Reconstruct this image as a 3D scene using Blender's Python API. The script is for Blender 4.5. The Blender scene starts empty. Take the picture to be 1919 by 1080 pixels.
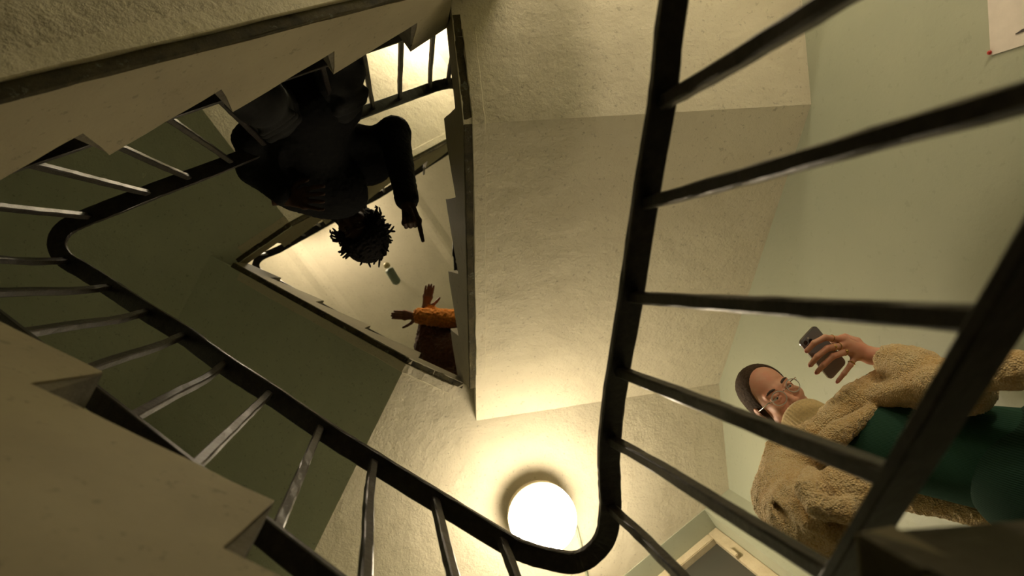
import bpy, bmesh, math, random
import numpy as np
from mathutils import Vector, Matrix

random.seed(7)
sc = bpy.context.scene
COL = sc.collection

# ------------------------------------------------------------------ camera
F_PX = 1120.0                       # focal length in pixels of a 1919 px wide frame
CX, CY = 959.5, 540.0
ZO = 1.473                          # camera height above the ground floor
CAM = np.array([[0.9814011, -0.0024409, 0.1919530],     # rows: world x, y, z in camera axes
                [0.0, 0.9999192, 0.0127152],
                [-0.1919685, -0.0124787, 0.9813218]])
cam_d = bpy.data.cameras.new('camera')
cam_d.sensor_width = 36.0
cam_d.lens = 36.0 * F_PX / 1919.0
cam_d.clip_start = 0.02
cam_d.dof.use_dof = True
cam_d.dof.focus_distance = 1.9
cam_d.dof.aperture_fstop = 3.4
cam = bpy.data.objects.new('camera', cam_d)
COL.objects.link(cam)
mw = Matrix.Identity(4)
for r in range(3):
    mw[r][0] = CAM[r][0]
    mw[r][1] = -CAM[r][1]
    mw[r][2] = -CAM[r][2]
mw[2][3] = ZO
cam.matrix_world = mw
sc.camera = cam

# ------------------------------------------------------------------ world, exposure
world = bpy.data.worlds.new('night')
sc.world = world
world.use_nodes = True
world.node_tree.nodes['Background'].inputs[0].default_value = (0.02, 0.022, 0.03, 1)
world.node_tree.nodes['Background'].inputs[1].default_value = 0.3
sc.view_settings.view_transform = 'Standard'
sc.view_settings.look = 'None'
sc.view_settings.exposure = 0.45
sc.view_settings.gamma = 1.0
LAMP_COL = (1.0, 0.83, 0.585)
LAMP_MAIN, LAMP_UP, LAMP_SIDE, LAMP_TOP, LAMP_LOW_FILL, LAMP_ADDED = 42.0, 90.0, 23.0, 92.0, 6.0, 80.0

# ------------------------------------------------------------------ stair frame
AZ = [math.radians(a) for a in (83.88, 206.24, -36.35)]
DIR = [Vector((math.cos(a), math.sin(a), 0)) for a in AZ]          # uphill, in plan
OUT = [Vector((math.sin(a), -math.cos(a), 0)) for a in AZ]         # away from the well
DW = [0.2825, 0.3135, 0.629]                                       # well edge distances
TURN = 2.774                                                       # rise of one full turn
WALL = [1.665, 1.62, 1.95]

def P(k, t, o, h):
    v = DIR[k] * t + OUT[k] * o
    return Vector((v.x, v.y, h + ZO))

def at(x, y, h):
    c = np.array([x - CX, y - CY, F_PX]); w = CAM @ c; w = w * (h / w[2])
    return Vector((w[0], w[1], h + ZO))

def on_plane(x, y, k, o):
    c = np.array([x - CX, y - CY, F_PX]); w = CAM @ c
    s = o / (w[0] * OUT[k].x + w[1] * OUT[k].y)
    return Vector((w[0] * s, w[1] * s, w[2] * s + ZO))

def corner(i, j, di, dj):
    a, b = OUT[i], OUT[j]
    det = a.x * b.y - a.y * b.x
    return Vector(((di * b.y - a.y * dj) / det, (a.x * dj - di * b.x) / det, 0))

def along(k, v): return DIR[k].x * v.x + DIR[k].y * v.y
def outw(k, v): return OUT[k].x * v.x + OUT[k].y * v.y

# ------------------------------------------------------------------ materials
MATS = {}
def new_mat(name):
    m = bpy.data.materials.new(name); m.use_nodes = True
    MATS[name] = m
    return m, m.node_tree, m.node_tree.nodes['Principled BSDF']

def nd(nt, typ, **kw):
    n = nt.nodes.new(typ)
    for k, v in kw.items():
        if k in n.inputs: n.inputs[k].default_value = v
        else: setattr(n, k, v)
    return n

def noise_ramp(nt, scale, stops, detail=6.0, rough=0.6, coord=None, typ='noise', dist=0.0):
    if typ == 'noise':
        n = nd(nt, 'ShaderNodeTexNoise'); n.inputs['Scale'].default_value = scale
        n.inputs['Detail'].default_value = detail; n.inputs['Roughness'].default_value = rough
        n.inputs['Distortion'].default_value = dist
        out = n.outputs['Fac']
    else:
        n = nd(nt, 'ShaderNodeTexVoronoi'); n.inputs['Scale'].default_value = scale
        out = n.outputs['Distance']
    if coord is not None: nt.links.new(coord, n.inputs['Vector'])
    r = nd(nt, 'ShaderNodeValToRGB')
    el = r.color_ramp.elements
    while len(el) > 1: el.remove(el[0])
    el[0].position, el[0].color = stops[0][0], (*stops[0][1], 1)
    for p, c in stops[1:]:
        e = el.new(p); e.color = (*c, 1)
    nt.links.new(out, r.inputs['Fac'])
    return r.outputs['Color'], out

def mix(nt, fac, a, b, mode='MIX'):
    m = nd(nt, 'ShaderNodeMix', data_type='RGBA', blend_type=mode)
    for s, v in ((0, fac), (6, a), (7, b)):
        if hasattr(v, 'links') or hasattr(v, 'is_linked'): nt.links.new(v, m.inputs[s])
        elif s == 0: m.inputs[0].default_value = v
        else: m.inputs[s].default_value = (*v, 1)
    return m.outputs[2]

def bump(nt, b, height, strength, dist, prev=None):
    n = nd(nt, 'ShaderNodeBump')
    n.inputs['Strength'].default_value = strength
    n.inputs['Distance'].default_value = dist
    nt.links.new(height, n.inputs['Height'])
    if prev is not None: nt.links.new(prev, n.inputs['Normal'])
    nt.links.new(n.outputs['Normal'], b.inputs['Normal'])
    return n.outputs['Normal']

def plaster(name, base, dark, rough=0.85, scale=1.0, b_fine=0.25, b_big=0.3, speck=(0.10, 0.08, 0.05), speck_amt=0.3, spec=0.2, stain=None):
    m, nt, b = new_mat(name)
    tc = nd(nt, 'ShaderNodeTexCoord'); co = tc.outputs['Object']
    c1, f1 = noise_ramp(nt, 2.2 * scale, [(0.32, dark), (0.62, base)], 8, 0.65, co)
    c2, f2 = noise_ramp(nt, 55 * scale, [(0.3, (0, 0, 0)), (0.38, (1, 1, 1))], 3, 0.6, co)
    col = mix(nt, speck_amt, c1, mix(nt, 1.0, c1, mix(nt, c2, speck, (1, 1, 1)), 'MULTIPLY'))
    if stain:
        sc_, lo, hi, scol = stain
        c3, _ = noise_ramp(nt, sc_, [(lo, (0, 0, 0)), (hi, (1, 1, 1))], 8, 0.75, co)
        col = mix(nt, c3, col, scol)
    nt.links.new(col, b.inputs['Base Color'])
    b.inputs['Roughness'].default_value = rough
    b.inputs['Specular IOR Level'].default_value = spec
    _, h1 = noise_ramp(nt, 90 * scale, [(0, (0, 0, 0)), (1, (1, 1, 1))], 6, 0.7, co)
    _, h2 = noise_ramp(nt, 9 * scale, [(0, (0, 0, 0)), (1, (1, 1, 1))], 5, 0.6, co)
    n1 = bump(nt, b, h2, b_big, 0.03)
    bump(nt, b, h1, b_fine, 0.012, n1)
    return m

def simple(name, col, rough=0.5, metal=0.0, spec=0.5, coat=0.0, var=0.0, vscale=20, bumps=None, sheen=0.0):
    m, nt, b = new_mat(name)
    b.inputs['Roughness'].default_value = rough
    b.inputs['Metallic'].default_value = metal
    b.inputs['Specular IOR Level'].default_value = spec
    b.inputs['Coat Weight'].default_value = coat
    b.inputs['Sheen Weight'].default_value = sheen
    tc = nd(nt, 'ShaderNodeTexCoord'); co = tc.outputs['Object']
    if var:
        lo = tuple(c * (1 - var) for c in col); hi = tuple(min(1, c * (1 + var)) for c in col)
        c, _ = noise_ramp(nt, vscale, [(0.3, lo), (0.7, hi)], 6, 0.6, co)
        nt.links.new(c, b.inputs['Base Color'])
    else:
        b.inputs['Base Color'].default_value = (*col, 1)
    prev = None
    for (s, st, d) in (bumps or []):
        _, h = noise_ramp(nt, s, [(0, (0, 0, 0)), (1, (1, 1, 1))], 5, 0.65, co)
        prev = bump(nt, b, h, st, d, prev)
    return m

CREAM = (0.66, 0.61, 0.47)
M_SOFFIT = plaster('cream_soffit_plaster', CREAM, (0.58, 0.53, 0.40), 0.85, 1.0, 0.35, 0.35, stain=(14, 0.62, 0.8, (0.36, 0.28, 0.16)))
M_SHADE = plaster('shade_tinted_soffit_plaster', (0.56, 0.59, 0.46), (0.49, 0.52, 0.40), 0.85, 1.0, 0.3, 0.3, stain=(14, 0.66, 0.8, (0.40, 0.34, 0.22)))  # cream plaster again, with the greenish tone of its shade mixed into the colour
M_ROUGH = plaster('rough_soffit_plaster', CREAM, (0.54, 0.49, 0.37), 0.9, 0.5, 1.0, 1.0, stain=(10, 0.6, 0.8, (0.36, 0.29, 0.17)))
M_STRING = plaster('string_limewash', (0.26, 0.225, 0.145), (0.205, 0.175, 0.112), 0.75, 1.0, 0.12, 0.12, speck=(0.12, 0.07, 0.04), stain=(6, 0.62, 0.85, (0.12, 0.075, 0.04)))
M_GREEN = plaster('pale_green_wall_paint', (0.38, 0.40, 0.30), (0.34, 0.365, 0.275), 0.38, 0.7, 0.06, 0.14, speck_amt=0.1, spec=0.45)
M_CEIL = plaster('top_ceiling_plaster', (0.60, 0.54, 0.41), (0.52, 0.47, 0.35), 0.85, 0.8, 0.1, 0.2)
M_STEP = plaster('worn_stone_step', (0.13, 0.115, 0.08), (0.06, 0.053, 0.04), 0.8, 2.0, 0.4, 0.4, stain=(30, 0.5, 0.7, (0.08, 0.07, 0.05)))
M_GRIME = plaster('grimy_edge', (0.13, 0.11, 0.055), (0.045, 0.04, 0.026), 0.9, 6.0, 0.8, 0.6, stain=(26, 0.58, 0.66, (0.24, 0.24, 0.17)))
M_FLOOR = plaster('floor_terrazzo', (0.25, 0.23, 0.19), (0.18, 0.16, 0.13), 0.5, 3.0, 0.05, 0.05)
M_WOOD = plaster('cream_window_paint', (0.55, 0.48, 0.33), (0.45, 0.38, 0.25), 0.5, 4.0, 0.1, 0.2, stain=(40, 0.62, 0.7, (0.25, 0.16, 0.08)))
M_PAPER = simple('white_paper', (0.68, 0.62, 0.56), 0.8, var=0.05, vscale=30)
M_RED = simple('red_pin', (0.45, 0.03, 0.02), 0.4)
M_INK = simple('dark_ink', (0.05, 0.04, 0.04), 0.7)
M_PIPE = simple('green_painted_pipe', (0.34, 0.38, 0.27), 0.4, var=0.1)
M_BRASS = simple('brass', (0.55, 0.40, 0.14), 0.3, metal=1.0)

def iron(name):
    m, nt, b = new_mat(name)
    tc = nd(nt, 'ShaderNodeTexCoord'); co = tc.outputs['Object']
    c, f = noise_ramp(nt, 60, [(0.42, (0.012, 0.010, 0.009)), (0.70, (0.035, 0.028, 0.022))], 8, 0.7, co)
    nt.links.new(c, b.inputs['Base Color'])
    r = nd(nt, 'ShaderNodeMapRange'); r.inputs['To Min'].default_value = 0.22; r.inputs['To Max'].default_value = 0.5
    nt.links.new(f, r.inputs['Value']); nt.links.new(r.outputs[0], b.inputs['Roughness'])
    b.inputs['Specular IOR Level'].default_value = 0.42
    _, h = noise_ramp(nt, 220, [(0, (0, 0, 0)), (1, (1, 1, 1))], 4, 0.6, co)
    _, h2 = noise_ramp(nt, 35, [(0, (0, 0, 0)), (1, (1, 1, 1))], 3, 0.6, co)
    n = bump(nt, b, h2, 0.25, 0.006)
    bump(nt, b, h, 0.35, 0.002, n)
    return m
M_IRON = iron('black_gloss_iron_paint')

def emit(name, col, strength):
    m, nt, b = new_mat(name)
    b.inputs['Base Color'].default_value = (0.8, 0.8, 0.8, 1)
    b.inputs['Emission Color'].default_value = (*col, 1)
    b.inputs['Emission Strength'].default_value = strength
    return m

def glass(name, col=(0.02, 0.02, 0.02)):
    m, nt, b = new_mat(name)
    b.inputs['Base Color'].default_value = (*col, 1)
    b.inputs['Roughness'].default_value = 0.08
    b.inputs['Specular IOR Level'].default_value = 0.6
    return m
M_PANE = glass('dark_night_pane', (0.055, 0.055, 0.045))

# ------------------------------------------------------------------ object helpers
def link(name, me, mat=None, parent=None, smooth=False):
    o = bpy.data.objects.new(name, me)
    COL.objects.link(o)
    if mat is not None and not me.materials: me.materials.append(mat)
    if smooth:
        for p in me.polygons: p.use_smooth = True
    if parent is not None:
        o.parent = parent
        o.matrix_parent_inverse = parent.matrix_world.inverted()
    return o

def from_bm(name, bm, mat, parent=None, smooth=False):
    bmesh.ops.recalc_face_normals(bm, faces=bm.faces[:])
    me = bpy.data.meshes.new(name); bm.to_mesh(me); bm.free()
    return link(name, me, mat, parent, smooth)

def thing(name, label, cat, loc=(0, 0, 0), group=None, kind=None):
    o = bpy.data.objects.new(name, None); COL.objects.link(o)
    o.location = loc; o.empty_display_size = 0.1
    o.matrix_world = Matrix.Translation(Vector(loc))
    o['label'] = label; o['category'] = cat
    if group: o['group'] = group
    if kind: o['kind'] = kind
    return o

def tag(o, label, cat, group=None):
    o['label'] = label; o['category'] = cat
    if group: o['group'] = group
    return o

def clip(poly, nrm, d):
    """keep the part of a plan polygon where nrm.p >= d"""
    out = []
    n = len(poly)
    for i in range(n):
        a, b = poly[i], poly[(i + 1) % n]
        fa, fb = nrm.x * a.x + nrm.y * a.y - d, nrm.x * b.x + nrm.y * b.y - d
        if fa >= 0: out.append(a)
        if (fa >= 0) != (fb >= 0): out.append(a.lerp(b, fa / (fa - fb)))
    return out

def prism(bm, poly, zb, zt):
    """closed prism over a plan polygon; zb and zt are functions of a point"""
    if len(poly) < 3: return
    lo = [bm.verts.new((p.x, p.y, zb(p) + ZO)) for p in poly]
    hi = [bm.verts.new((p.x, p.y, zt(p) + ZO)) for p in poly]
    bm.faces.new(lo); bm.faces.new(hi)
    n = len(poly)
    for i in range(n):
        bm.faces.new((lo[i], lo[(i + 1) % n], hi[(i + 1) % n], hi[i]))

def extrude_profile(bm, pts, k, o0, o1, lean=None):
    """extrude a (t, h) profile along OUT[k] from o0 to o1; lean(t, h) moves the face into the well"""
    ln = lean or (lambda t, h: 0.0)
    a = [bm.verts.new(P(k, t, o0 - ln(t, h), h)) for t, h in pts]
    b = [bm.verts.new(P(k, t, o1, h)) for t, h in pts]
    bm.faces.new(a); bm.faces.new(b)
    n = len(pts)
    for i in range(n):
        bm.faces.new((a[i], a[(i + 1) % n], b[(i + 1) % n], b[i]))

def sweep(bm, pts, widths, thick, side=None, jitter=0.0):
    """rectangular bar along a polyline; width is horizontal unless side is given"""
    n = len(pts); rings = []
    if not hasattr(widths, '__len__'): widths = [widths] * n
    for i, p in enumerate(pts):
        d = (pts[min(i + 1, n - 1)] - pts[max(i - 1, 0)]).normalized()
        s = side if side is not None else d.cross(Vector((0, 0, 1)))
        s = (s - d * s.dot(d)).normalized()
        u = s.cross(d).normalized()
        w, t = widths[i] / 2, thick / 2
        j = lambda: random.uniform(-jitter, jitter)
        c = t * 0.28
        ring = []
        for a, b in ((-w, -t + c), (-w + c, -t), (w - c, -t), (w, -t + c), (w, t - c), (w - c, t), (-w + c, t), (-w, t - c)):
            ring.append(bm.verts.new(p + s * (a + j()) + u * (b + j())))
        rings.append(ring)
    m = len(rings[0])
    for i in range(n - 1):
        for q in range(m):
            bm.faces.new((rings[i][q], rings[i][(q + 1) % m], rings[i + 1][(q + 1) % m], rings[i + 1][q]))
    bm.faces.new(rings[0]); bm.faces.new(rings[-1])

def tube(bm, pts, radii, seg=10, cap=True):
    n = len(pts); rings = []
    if not hasattr(radii, '__len__'): radii = [radii] * n
    prev = None
    for i, p in enumerate(pts):
        d = (pts[min(i + 1, n - 1)] - pts[max(i - 1, 0)]).normalized()
        if prev is None:
            s = d.cross(Vector((0, 0, 1)))
            if s.length < 1e-3: s = d.cross(Vector((1, 0, 0)))
        else: s = prev - d * prev.dot(d)
        s.normalize(); prev = s
        u = d.cross(s)
        rings.append([bm.verts.new(p + (s * math.cos(2 * math.pi * q / seg) + u * math.sin(2 * math.pi * q / seg)) * radii[i]) for q in range(seg)])
    for i in range(n - 1):
        for q in range(seg):
            bm.faces.new((rings[i][q], rings[i][(q + 1) % seg], rings[i + 1][(q + 1) % seg], rings[i + 1][q]))
    if cap: bm.faces.new(rings[0]); bm.faces.new(rings[-1])

def spline(pts, n=8):
    """Catmull-Rom through points"""
    out = []
    m = len(pts)
    for i in range(m - 1):
        p0, p1, p2, p3 = pts[max(i - 1, 0)], pts[i], pts[i + 1], pts[min(i + 2, m - 1)]
        for j in range(n):
            t = j / n
            out.append(0.5 * ((2 * p1) + (p2 - p0) * t + (2 * p0 - 5 * p1 + 4 * p2 - p3) * t * t + (3 * p1 - p0 - 3 * p2 + p3) * t ** 3))
    out.append(pts[-1].copy())
    return out

def box(bm, o, x, y, z, sx, sy, sz, bev=0.0):
    """box centred at o with axes x, y, z and full sizes"""
    vs = [bm.verts.new(o + x * (sx / 2 * a) + y * (sy / 2 * b) + z * (sz / 2 * c)) for a in (-1, 1) for b in (-1, 1) for c in (-1, 1)]
    fs = [bm.faces.new([vs[i] for i in q]) for q in ((0, 1, 3, 2), (4, 6, 7, 5), (0, 4, 5, 1), (2, 3, 7, 6), (0, 2, 6, 4), (1, 5, 7, 3))]
    if bev:
        es = list({e for f in fs for e in f.edges})
        bmesh.ops.bevel(bm, geom=es, offset=bev, segments=2, affect='EDGES')
UPZ = Vector((0, 0, 1))
# ================================================================== THE SETTING
H_FLOOR, H_CEIL = -ZO, 7.3
c01, c12, c20 = corner(0, 1, DW[0], DW[1]), corner(1, 2, DW[1], DW[2]), corner(2, 0, DW[2], DW[0])
# outer plan: triangle with the three corners cut off by short walls
V01, V12, V20 = corner(0, 1, WALL[0], WALL[1]), corner(1, 2, WALL[1], WALL[2]), corner(2, 0, WALL[2], WALL[0])
C1, C2 = at(1363, 919, 2.98), at(1312, 961, 2.98)
cut01 = (C2 - C1); cut01.z = 0; cut01.normalize()
N01 = Vector((cut01.y, -cut01.x, 0))
if N01.dot(C1) < 0: N01 = -N01
R01 = N01.dot(C1)
def bis(v): 
    w = Vector((v.x, v.y, 0)); return w.normalized()
N12, N20 = bis(V12), bis(V20)
R12, R20 = V12.length - 0.75, V20.length - 0.35
BIG = [Vector((x, y, 0)) for x, y in ((-9, -9), (9, -9), (9, 9), (-9, 9))]
plan = BIG
for k in range(3): plan = clip(plan, -OUT[k], -WALL[k])
for n_, r_ in ((N01, R01), (N12, R12), (N20, R20)): plan = clip(plan, -n_, -r_)

def structure(o): o['kind'] = 'structure'; return o
def wall(name, a, b, h0=H_FLOOR, h1=H_CEIL, mat=None, thick=0.18, holes=None):
    """wall between two plan points, its room face on the line a-b; holes = (s0, s1, h0, h1) along it"""
    d = (b - a); L = d.length; d.normalize()
    n = Vector((d.y, -d.x, 0))
    if n.dot(a + b) < 0: n = -n
    bm = bmesh.new()
    pieces = [(0 - .0, L, h0, h1)]
    if holes:
        s0, s1, z0, z1 = holes
        pieces = [(0, s0, h0, h1), (s1, L, h0, h1), (s0, s1, h0, z0), (s0, s1, z1, h1)]
    for s0, s1, z0, z1 in pieces:
        c = a + d * ((s0 + s1) / 2) + n * (thick / 2)
        box(bm, Vector((c.x, c.y, (z0 + z1) / 2 + ZO)), d, n, UPZ, s1 - s0, thick, z1 - z0)
    bmesh.ops.remove_doubles(bm, verts=bm.verts[:], dist=1e-5)
    return structure(from_bm(name, bm, mat or M_GREEN))

names = {}
m_ = len(plan)
WIN = None
for i in range(m_):
    a, b = plan[i], plan[(i + 1) % m_]
    mid = (a + b) / 2
    nm = None
    for k, s in ((0, 'right'), (1, 'lower_left'), (2, 'upper_left')):
        if abs(outw(k, mid) - WALL[k]) < 1e-3: nm = 'wall_' + s
    if abs(N01.dot(mid) - R01) < 1e-3:
        nm = 'wall_window'
        if (a - C1).length > (b - C1).length: a, b = b, a
        WIN = (a.copy(), b.copy())
        L = (b - a).length
        wall(nm, a, b, holes=(0.18, L - 0.18, 0.345 + 0.95, 2.975), thick=0.3)
        continue
    if abs(N12.dot(mid) - R12) < 1e-3: nm = 'wall_left_corner'
    if abs(N20.dot(mid) - R20) < 1e-3: nm = 'wall_top_corner'
    wall(nm, a, b)

bm = bmesh.new(); prism(bm, plan, lambda p: H_FLOOR - 0.15, lambda p: H_FLOOR)
structure(from_bm('floor', bm, M_FLOOR))
bm = bmesh.new(); prism(bm, plan, lambda p: H_CEIL, lambda p: H_CEIL + 0.15)
ceil = structure(from_bm('ceiling', bm, M_CEIL))

# two raised plaster ribs across the top ceiling
for q0, q1 in (((505, 405), (672, 622)), ((757, 348), (850, 482))):
    a, b = at(*q0, H_CEIL), at(*q1, H_CEIL)
    d = (b - a); a = a - d * 0.6; b = b + d * 0.9; d.normalize()
    bm = bmesh.new()
    n = d.cross(UPZ)
    v = [bm.verts.new(p + n * s + UPZ * z) for p in (a, b) for s, z in ((-.10, .0), (-.02, -.010), (.02, -.010), (.10, .0))]
    for q in range(3): bm.faces.new((v[q], v[q + 1], v[q + 5], v[q + 4]))
    bm.faces.new((v[0], v[4], v[7], v[3])); bm.faces.new(v[:4]); bm.faces.new(v[4:])
    r = from_bm('ceiling_rib', bm, M_CEIL, ceil)

# ------------------------------------------------------------------ landings and flights
LS = {-1: 2.08 - TURN, 0: 0.21, 1: 1.05, 2: 2.08, 3: 2.98, 4: 3.83, 5: 5.05}      # soffit heights above the camera
LF = {-1: -0.58, 0: 0.345, 1: 1.19, 2: 2.19, 3: 3.13, 4: 3.97, 5: 5.22}           # floor heights
# flight: (k, soffit start t, soffit end t, first riser t, nosings, string distance)
FL = {
    -1: dict(k=2, ts=-0.5, te=1.0, nos=[(-.65 + .297 * i, -1.473 + (i + 1) * .1786) for i in range(5)], lo=None, hi=-1),
    0: dict(k=0, ts=-.515, te=.745, nos=[(-.704, -.338), (-.404, -.096), (-.104, .147), (.2, .345)], lo=-1, hi=0),
    1: dict(k=1, ts=-.23, te=1.03, nos=[(-.303, .575), (.011, .787), (.325, .999), (.639, 1.19)], lo=0, hi=1, lift=.06),
    2: dict(k=2, ts=-.50, te=1.0, nos=[(-.65, 1.38), (-.355, 1.568), (-.078, 1.76), (.233, 1.945), (.533, 2.19)], lo=1, hi=2, lift=.025),
    3: dict(k=0, ts=-.515, te=.745, nos=[(-.625, 2.42), (-.33, 2.64), (-.02, 2.90), (.28, 3.13)], lo=2, hi=3, D=.292, lean=.036),
    4: dict(k=1, ts=-.23, te=1.03, nos=[(-.303, 3.34), (.011, 3.55), (.325, 3.76), (.639, 3.97)], lo=3, hi=4, lean=.018),
    5: dict(k=2, ts=-.30, te=1.42, nos=[(-.45, 4.178), (-.15, 4.386), (.15, 4.594), (.45, 4.80), (.75, 5.01), (1.05, 5.22)], lo=4, hi=5, lean=.03),
}
TC = {0: (along(0, c20), along(0, c01)), 1: (along(1, c01), along(1, c12)), 2: (along(2, c12), along(2, c20))}
WB = 0.03      # string thickness

def region(conds):
    p = plan
    for n, d in conds:
        p = clip(p, n, d)
        if len(p) < 3: return []
    return p

LFname = {
    -1: 'lowest landing at the foot of the right flight', 0: 'landing the man with the phone stands on, by the window',
    1: 'left corner landing between the two near left flights', 2: 'upper landing underside at the top centre, half in shadow',
    3: 'cream landing underside carrying the lit globe lamp', 4: 'dark landing underside at the left corner of the opening',
    5: 'top landing underside seen through the balusters at the top'}
for L, (i, j) in {-1: (2, 0), 0: (0, 1), 1: (1, 2), 2: (2, 0), 3: (0, 1), 4: (1, 2), 5: (2, 0)}.items():
    fi, fj = FL.get(L), FL.get(L + 1)
    c_ = (c20, c01, c12)[(i + 1) % 3]
    root = thing('stair_landing', LFname[L], 'landing', (c_.x, c_.y, LS[L] + ZO))
    Di, Dj = fi.get('D', DW[i]), (fj or {}).get('D', DW[j])
    te, ts = fi['te'], (fj['ts'] if fj else None)
    conds = [[(OUT[i], Di), (DIR[i], te)], [(-OUT[i], -Di), (OUT[j], Dj)], [(OUT[i], Di), (-OUT[i], -Di - .06), (OUT[j], Dj), (-DIR[i], -te)]]
    fr = (DIR[i], fi['nos'][-1][0]) if L else (DIR[0] - OUT[0] * .123, .2 - .123 * DW[0])
    tops = [[(OUT[i], Di), fr], [(-OUT[i], -Di), (OUT[j], Dj)]]
    if fj:
        for cc in conds: cc.append((-DIR[j], -ts))
        for cc in tops: cc.append((-DIR[j], -fj['nos'][0][0]))
    else:      # the top landing runs straight on to the wall, without turning
        conds = [[(OUT[i], Di), (DIR[i], te)]]; tops = [[(OUT[i], Di), (DIR[i], fi['nos'][-1][0])]]
    bm = bmesh.new()
    for cc in conds: prism(bm, region(cc), lambda p: LS[L], lambda p: LS[L] + 0.05)
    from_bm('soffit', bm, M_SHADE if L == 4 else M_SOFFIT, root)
    bm = bmesh.new()
    for cc in tops: prism(bm, region(cc), lambda p: LF[L] - 0.05, lambda p: LF[L])
    from_bm('floor_slab', bm, M_STEP, root)

FLname = {
    -1: 'lowest flight rising from the ground floor', 0: 'right hand flight below the man with the phone, its stone edge blurred at lower right',
    1: 'near lower left flight with two stone steps cut into its pale side', 2: 'upper left flight with rough lit underside and stepped side, dark figure on it',
    3: 'right hand flight overhead with broad cream lit underside', 4: 'shaded green grey flight along the lower left of the opening',
    5: 'topmost flight above the dark figure, its underside brightly lit'}
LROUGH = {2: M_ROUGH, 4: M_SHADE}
for f, d in FL.items():
    k = d['k']; D = d.get('D', DW[k])
    h0 = LS[d['lo']] if d['lo'] is not None else LS[1] - TURN
    h1 = LS[d['hi']]
    ts, te = d['ts'], d['te']
    sl = (h1 - h0) / (te - ts)
    low = LF[d['lo']] if d['lo'] is not None else H_FLOOR
    b0 = P(k, ts, D, h0)
    root = thing('stair_flight', FLname[f], 'staircase', (b0.x, b0.y, b0.z))
    zs = lambda p: max(h0 + sl * (along(k, p) - ts), H_FLOOR)
    bm = bmesh.new()
    prism(bm, region([(OUT[k], D + WB), (DIR[k], ts), (-DIR[k], -te)]), zs, lambda p: zs(p) + 0.06)
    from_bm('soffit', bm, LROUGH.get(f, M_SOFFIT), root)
    # steps
    nos = d['nos']
    prev = low
    for i, (t, h) in enumerate(nos[:-1]):
        bm = bmesh.new()
        pr = region([(OUT[k], D + 0.004), (DIR[k], t), (-DIR[k], -(nos[i + 1][0] + 0.03))])
        zlo = h - (h - prev) - 0.01
        prism(bm, pr, lambda p: max(prev - 0.004, zs(p) + 0.066), lambda p: h)
        s_ = from_bm('step', bm, M_STEP, root)
        prev = h
    t, h = nos[-1]
    bm = bmesh.new()
    fr = (DIR[k], t) if f else (DIR[0] - OUT[0] * .123, .2 - .123 * DW[0])
    prism(bm, region([(OUT[k], D + 0.004), fr, (-DIR[k], -(t + .25 if f == 0 else t + .05))]), lambda p: max(prev - 0.004, zs(p) + 0.066), lambda p: h)
    from_bm('step', bm, M_STEP, root)
    # string: the stepped side face of the flight, running on along the landings to the corners of the well
    ta, tb = TC[k]
    if f == 5: tb = 3.0
    tb2 = min(te, tb)
    bot = [(ta, h0), (ts, h0), (tb2, h0 + sl * (tb2 - ts))]
    if te < tb: bot.append((tb, h1))
    top = [(tb, LF[d['hi']])]
    pv = None
    for i in range(len(nos) - 1, -1, -1):
        t, h = nos[i]
        below = nos[i - 1][1] if i else low
        top += [(t, h), (t + 0.022, below + d.get('lift', 0))]
    top.append((ta, low))
    if f == -1: bot = [(ta, H_FLOOR), (tb, H_FLOOR)] if False else [(t, max(h, H_FLOOR)) for t, h in bot]
    bot = [(t, h + 0.012) for t, h in bot]
    # subdivide and roughen the outline a little, as hand-cut plaster is
    prof = bot + top
    rr = random.Random(40 + f)
    fine = []
    for i in range(len(prof)):
        a, b = prof[i], prof[(i + 1) % len(prof)]
        L_ = math.hypot(b[0] - a[0], b[1] - a[1]); nn = max(1, int(L_ / 0.05))
        for q in range(nn):
            u = q / nn; jt = 0.0022
            fine.append((a[0] + (b[0] - a[0]) * u + rr.uniform(-jt, jt), a[1] + (b[1] - a[1]) * u + rr.uniform(-jt, jt)))
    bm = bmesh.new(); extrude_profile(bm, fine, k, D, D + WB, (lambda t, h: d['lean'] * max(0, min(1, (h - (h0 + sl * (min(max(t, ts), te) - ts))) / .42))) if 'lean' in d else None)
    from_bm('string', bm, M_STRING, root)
    # grimy strip under the string and the plaster bead beside it
    n_ = 46
    path = []
    for i in range(len(bot) - 1):
        for q in range(n_ // 3):
            u = q / (n_ // 3); path.append((bot[i][0] + (bot[i + 1][0] - bot[i][0]) * u, bot[i][1] + (bot[i + 1][1] - bot[i][1]) * u - 0.012))
    path.append((bot[-1][0], bot[-1][1] - 0.012))
    bm = bmesh.new()
    sweep(bm, [P(k, t, D + 0.016 + rr.uniform(-.0012, .0012), h + 0.006) for t, h in path], [0.029 + rr.uniform(-.003, .002) for _ in path], 0.014, jitter=0.0012)
    from_bm('grimy_edge', bm, M_GRIME, root)
    bm = bmesh.new()
    bp = [q for q in path if ta + .03 < q[0] < tb - .05]
    sweep(bm, [P(k, t, D + 0.054 + rr.uniform(-.0012, .0012), h + (.0015 if f != 2 else -.002) + rr.uniform(-.0010, .0010)) for t, h in bp], [0.046 + rr.uniform(-.0025, .0025) for _ in bp], 0.016, jitter=0.0008)
    from_bm('plaster_bead', bm, M_SOFFIT, root)

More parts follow.
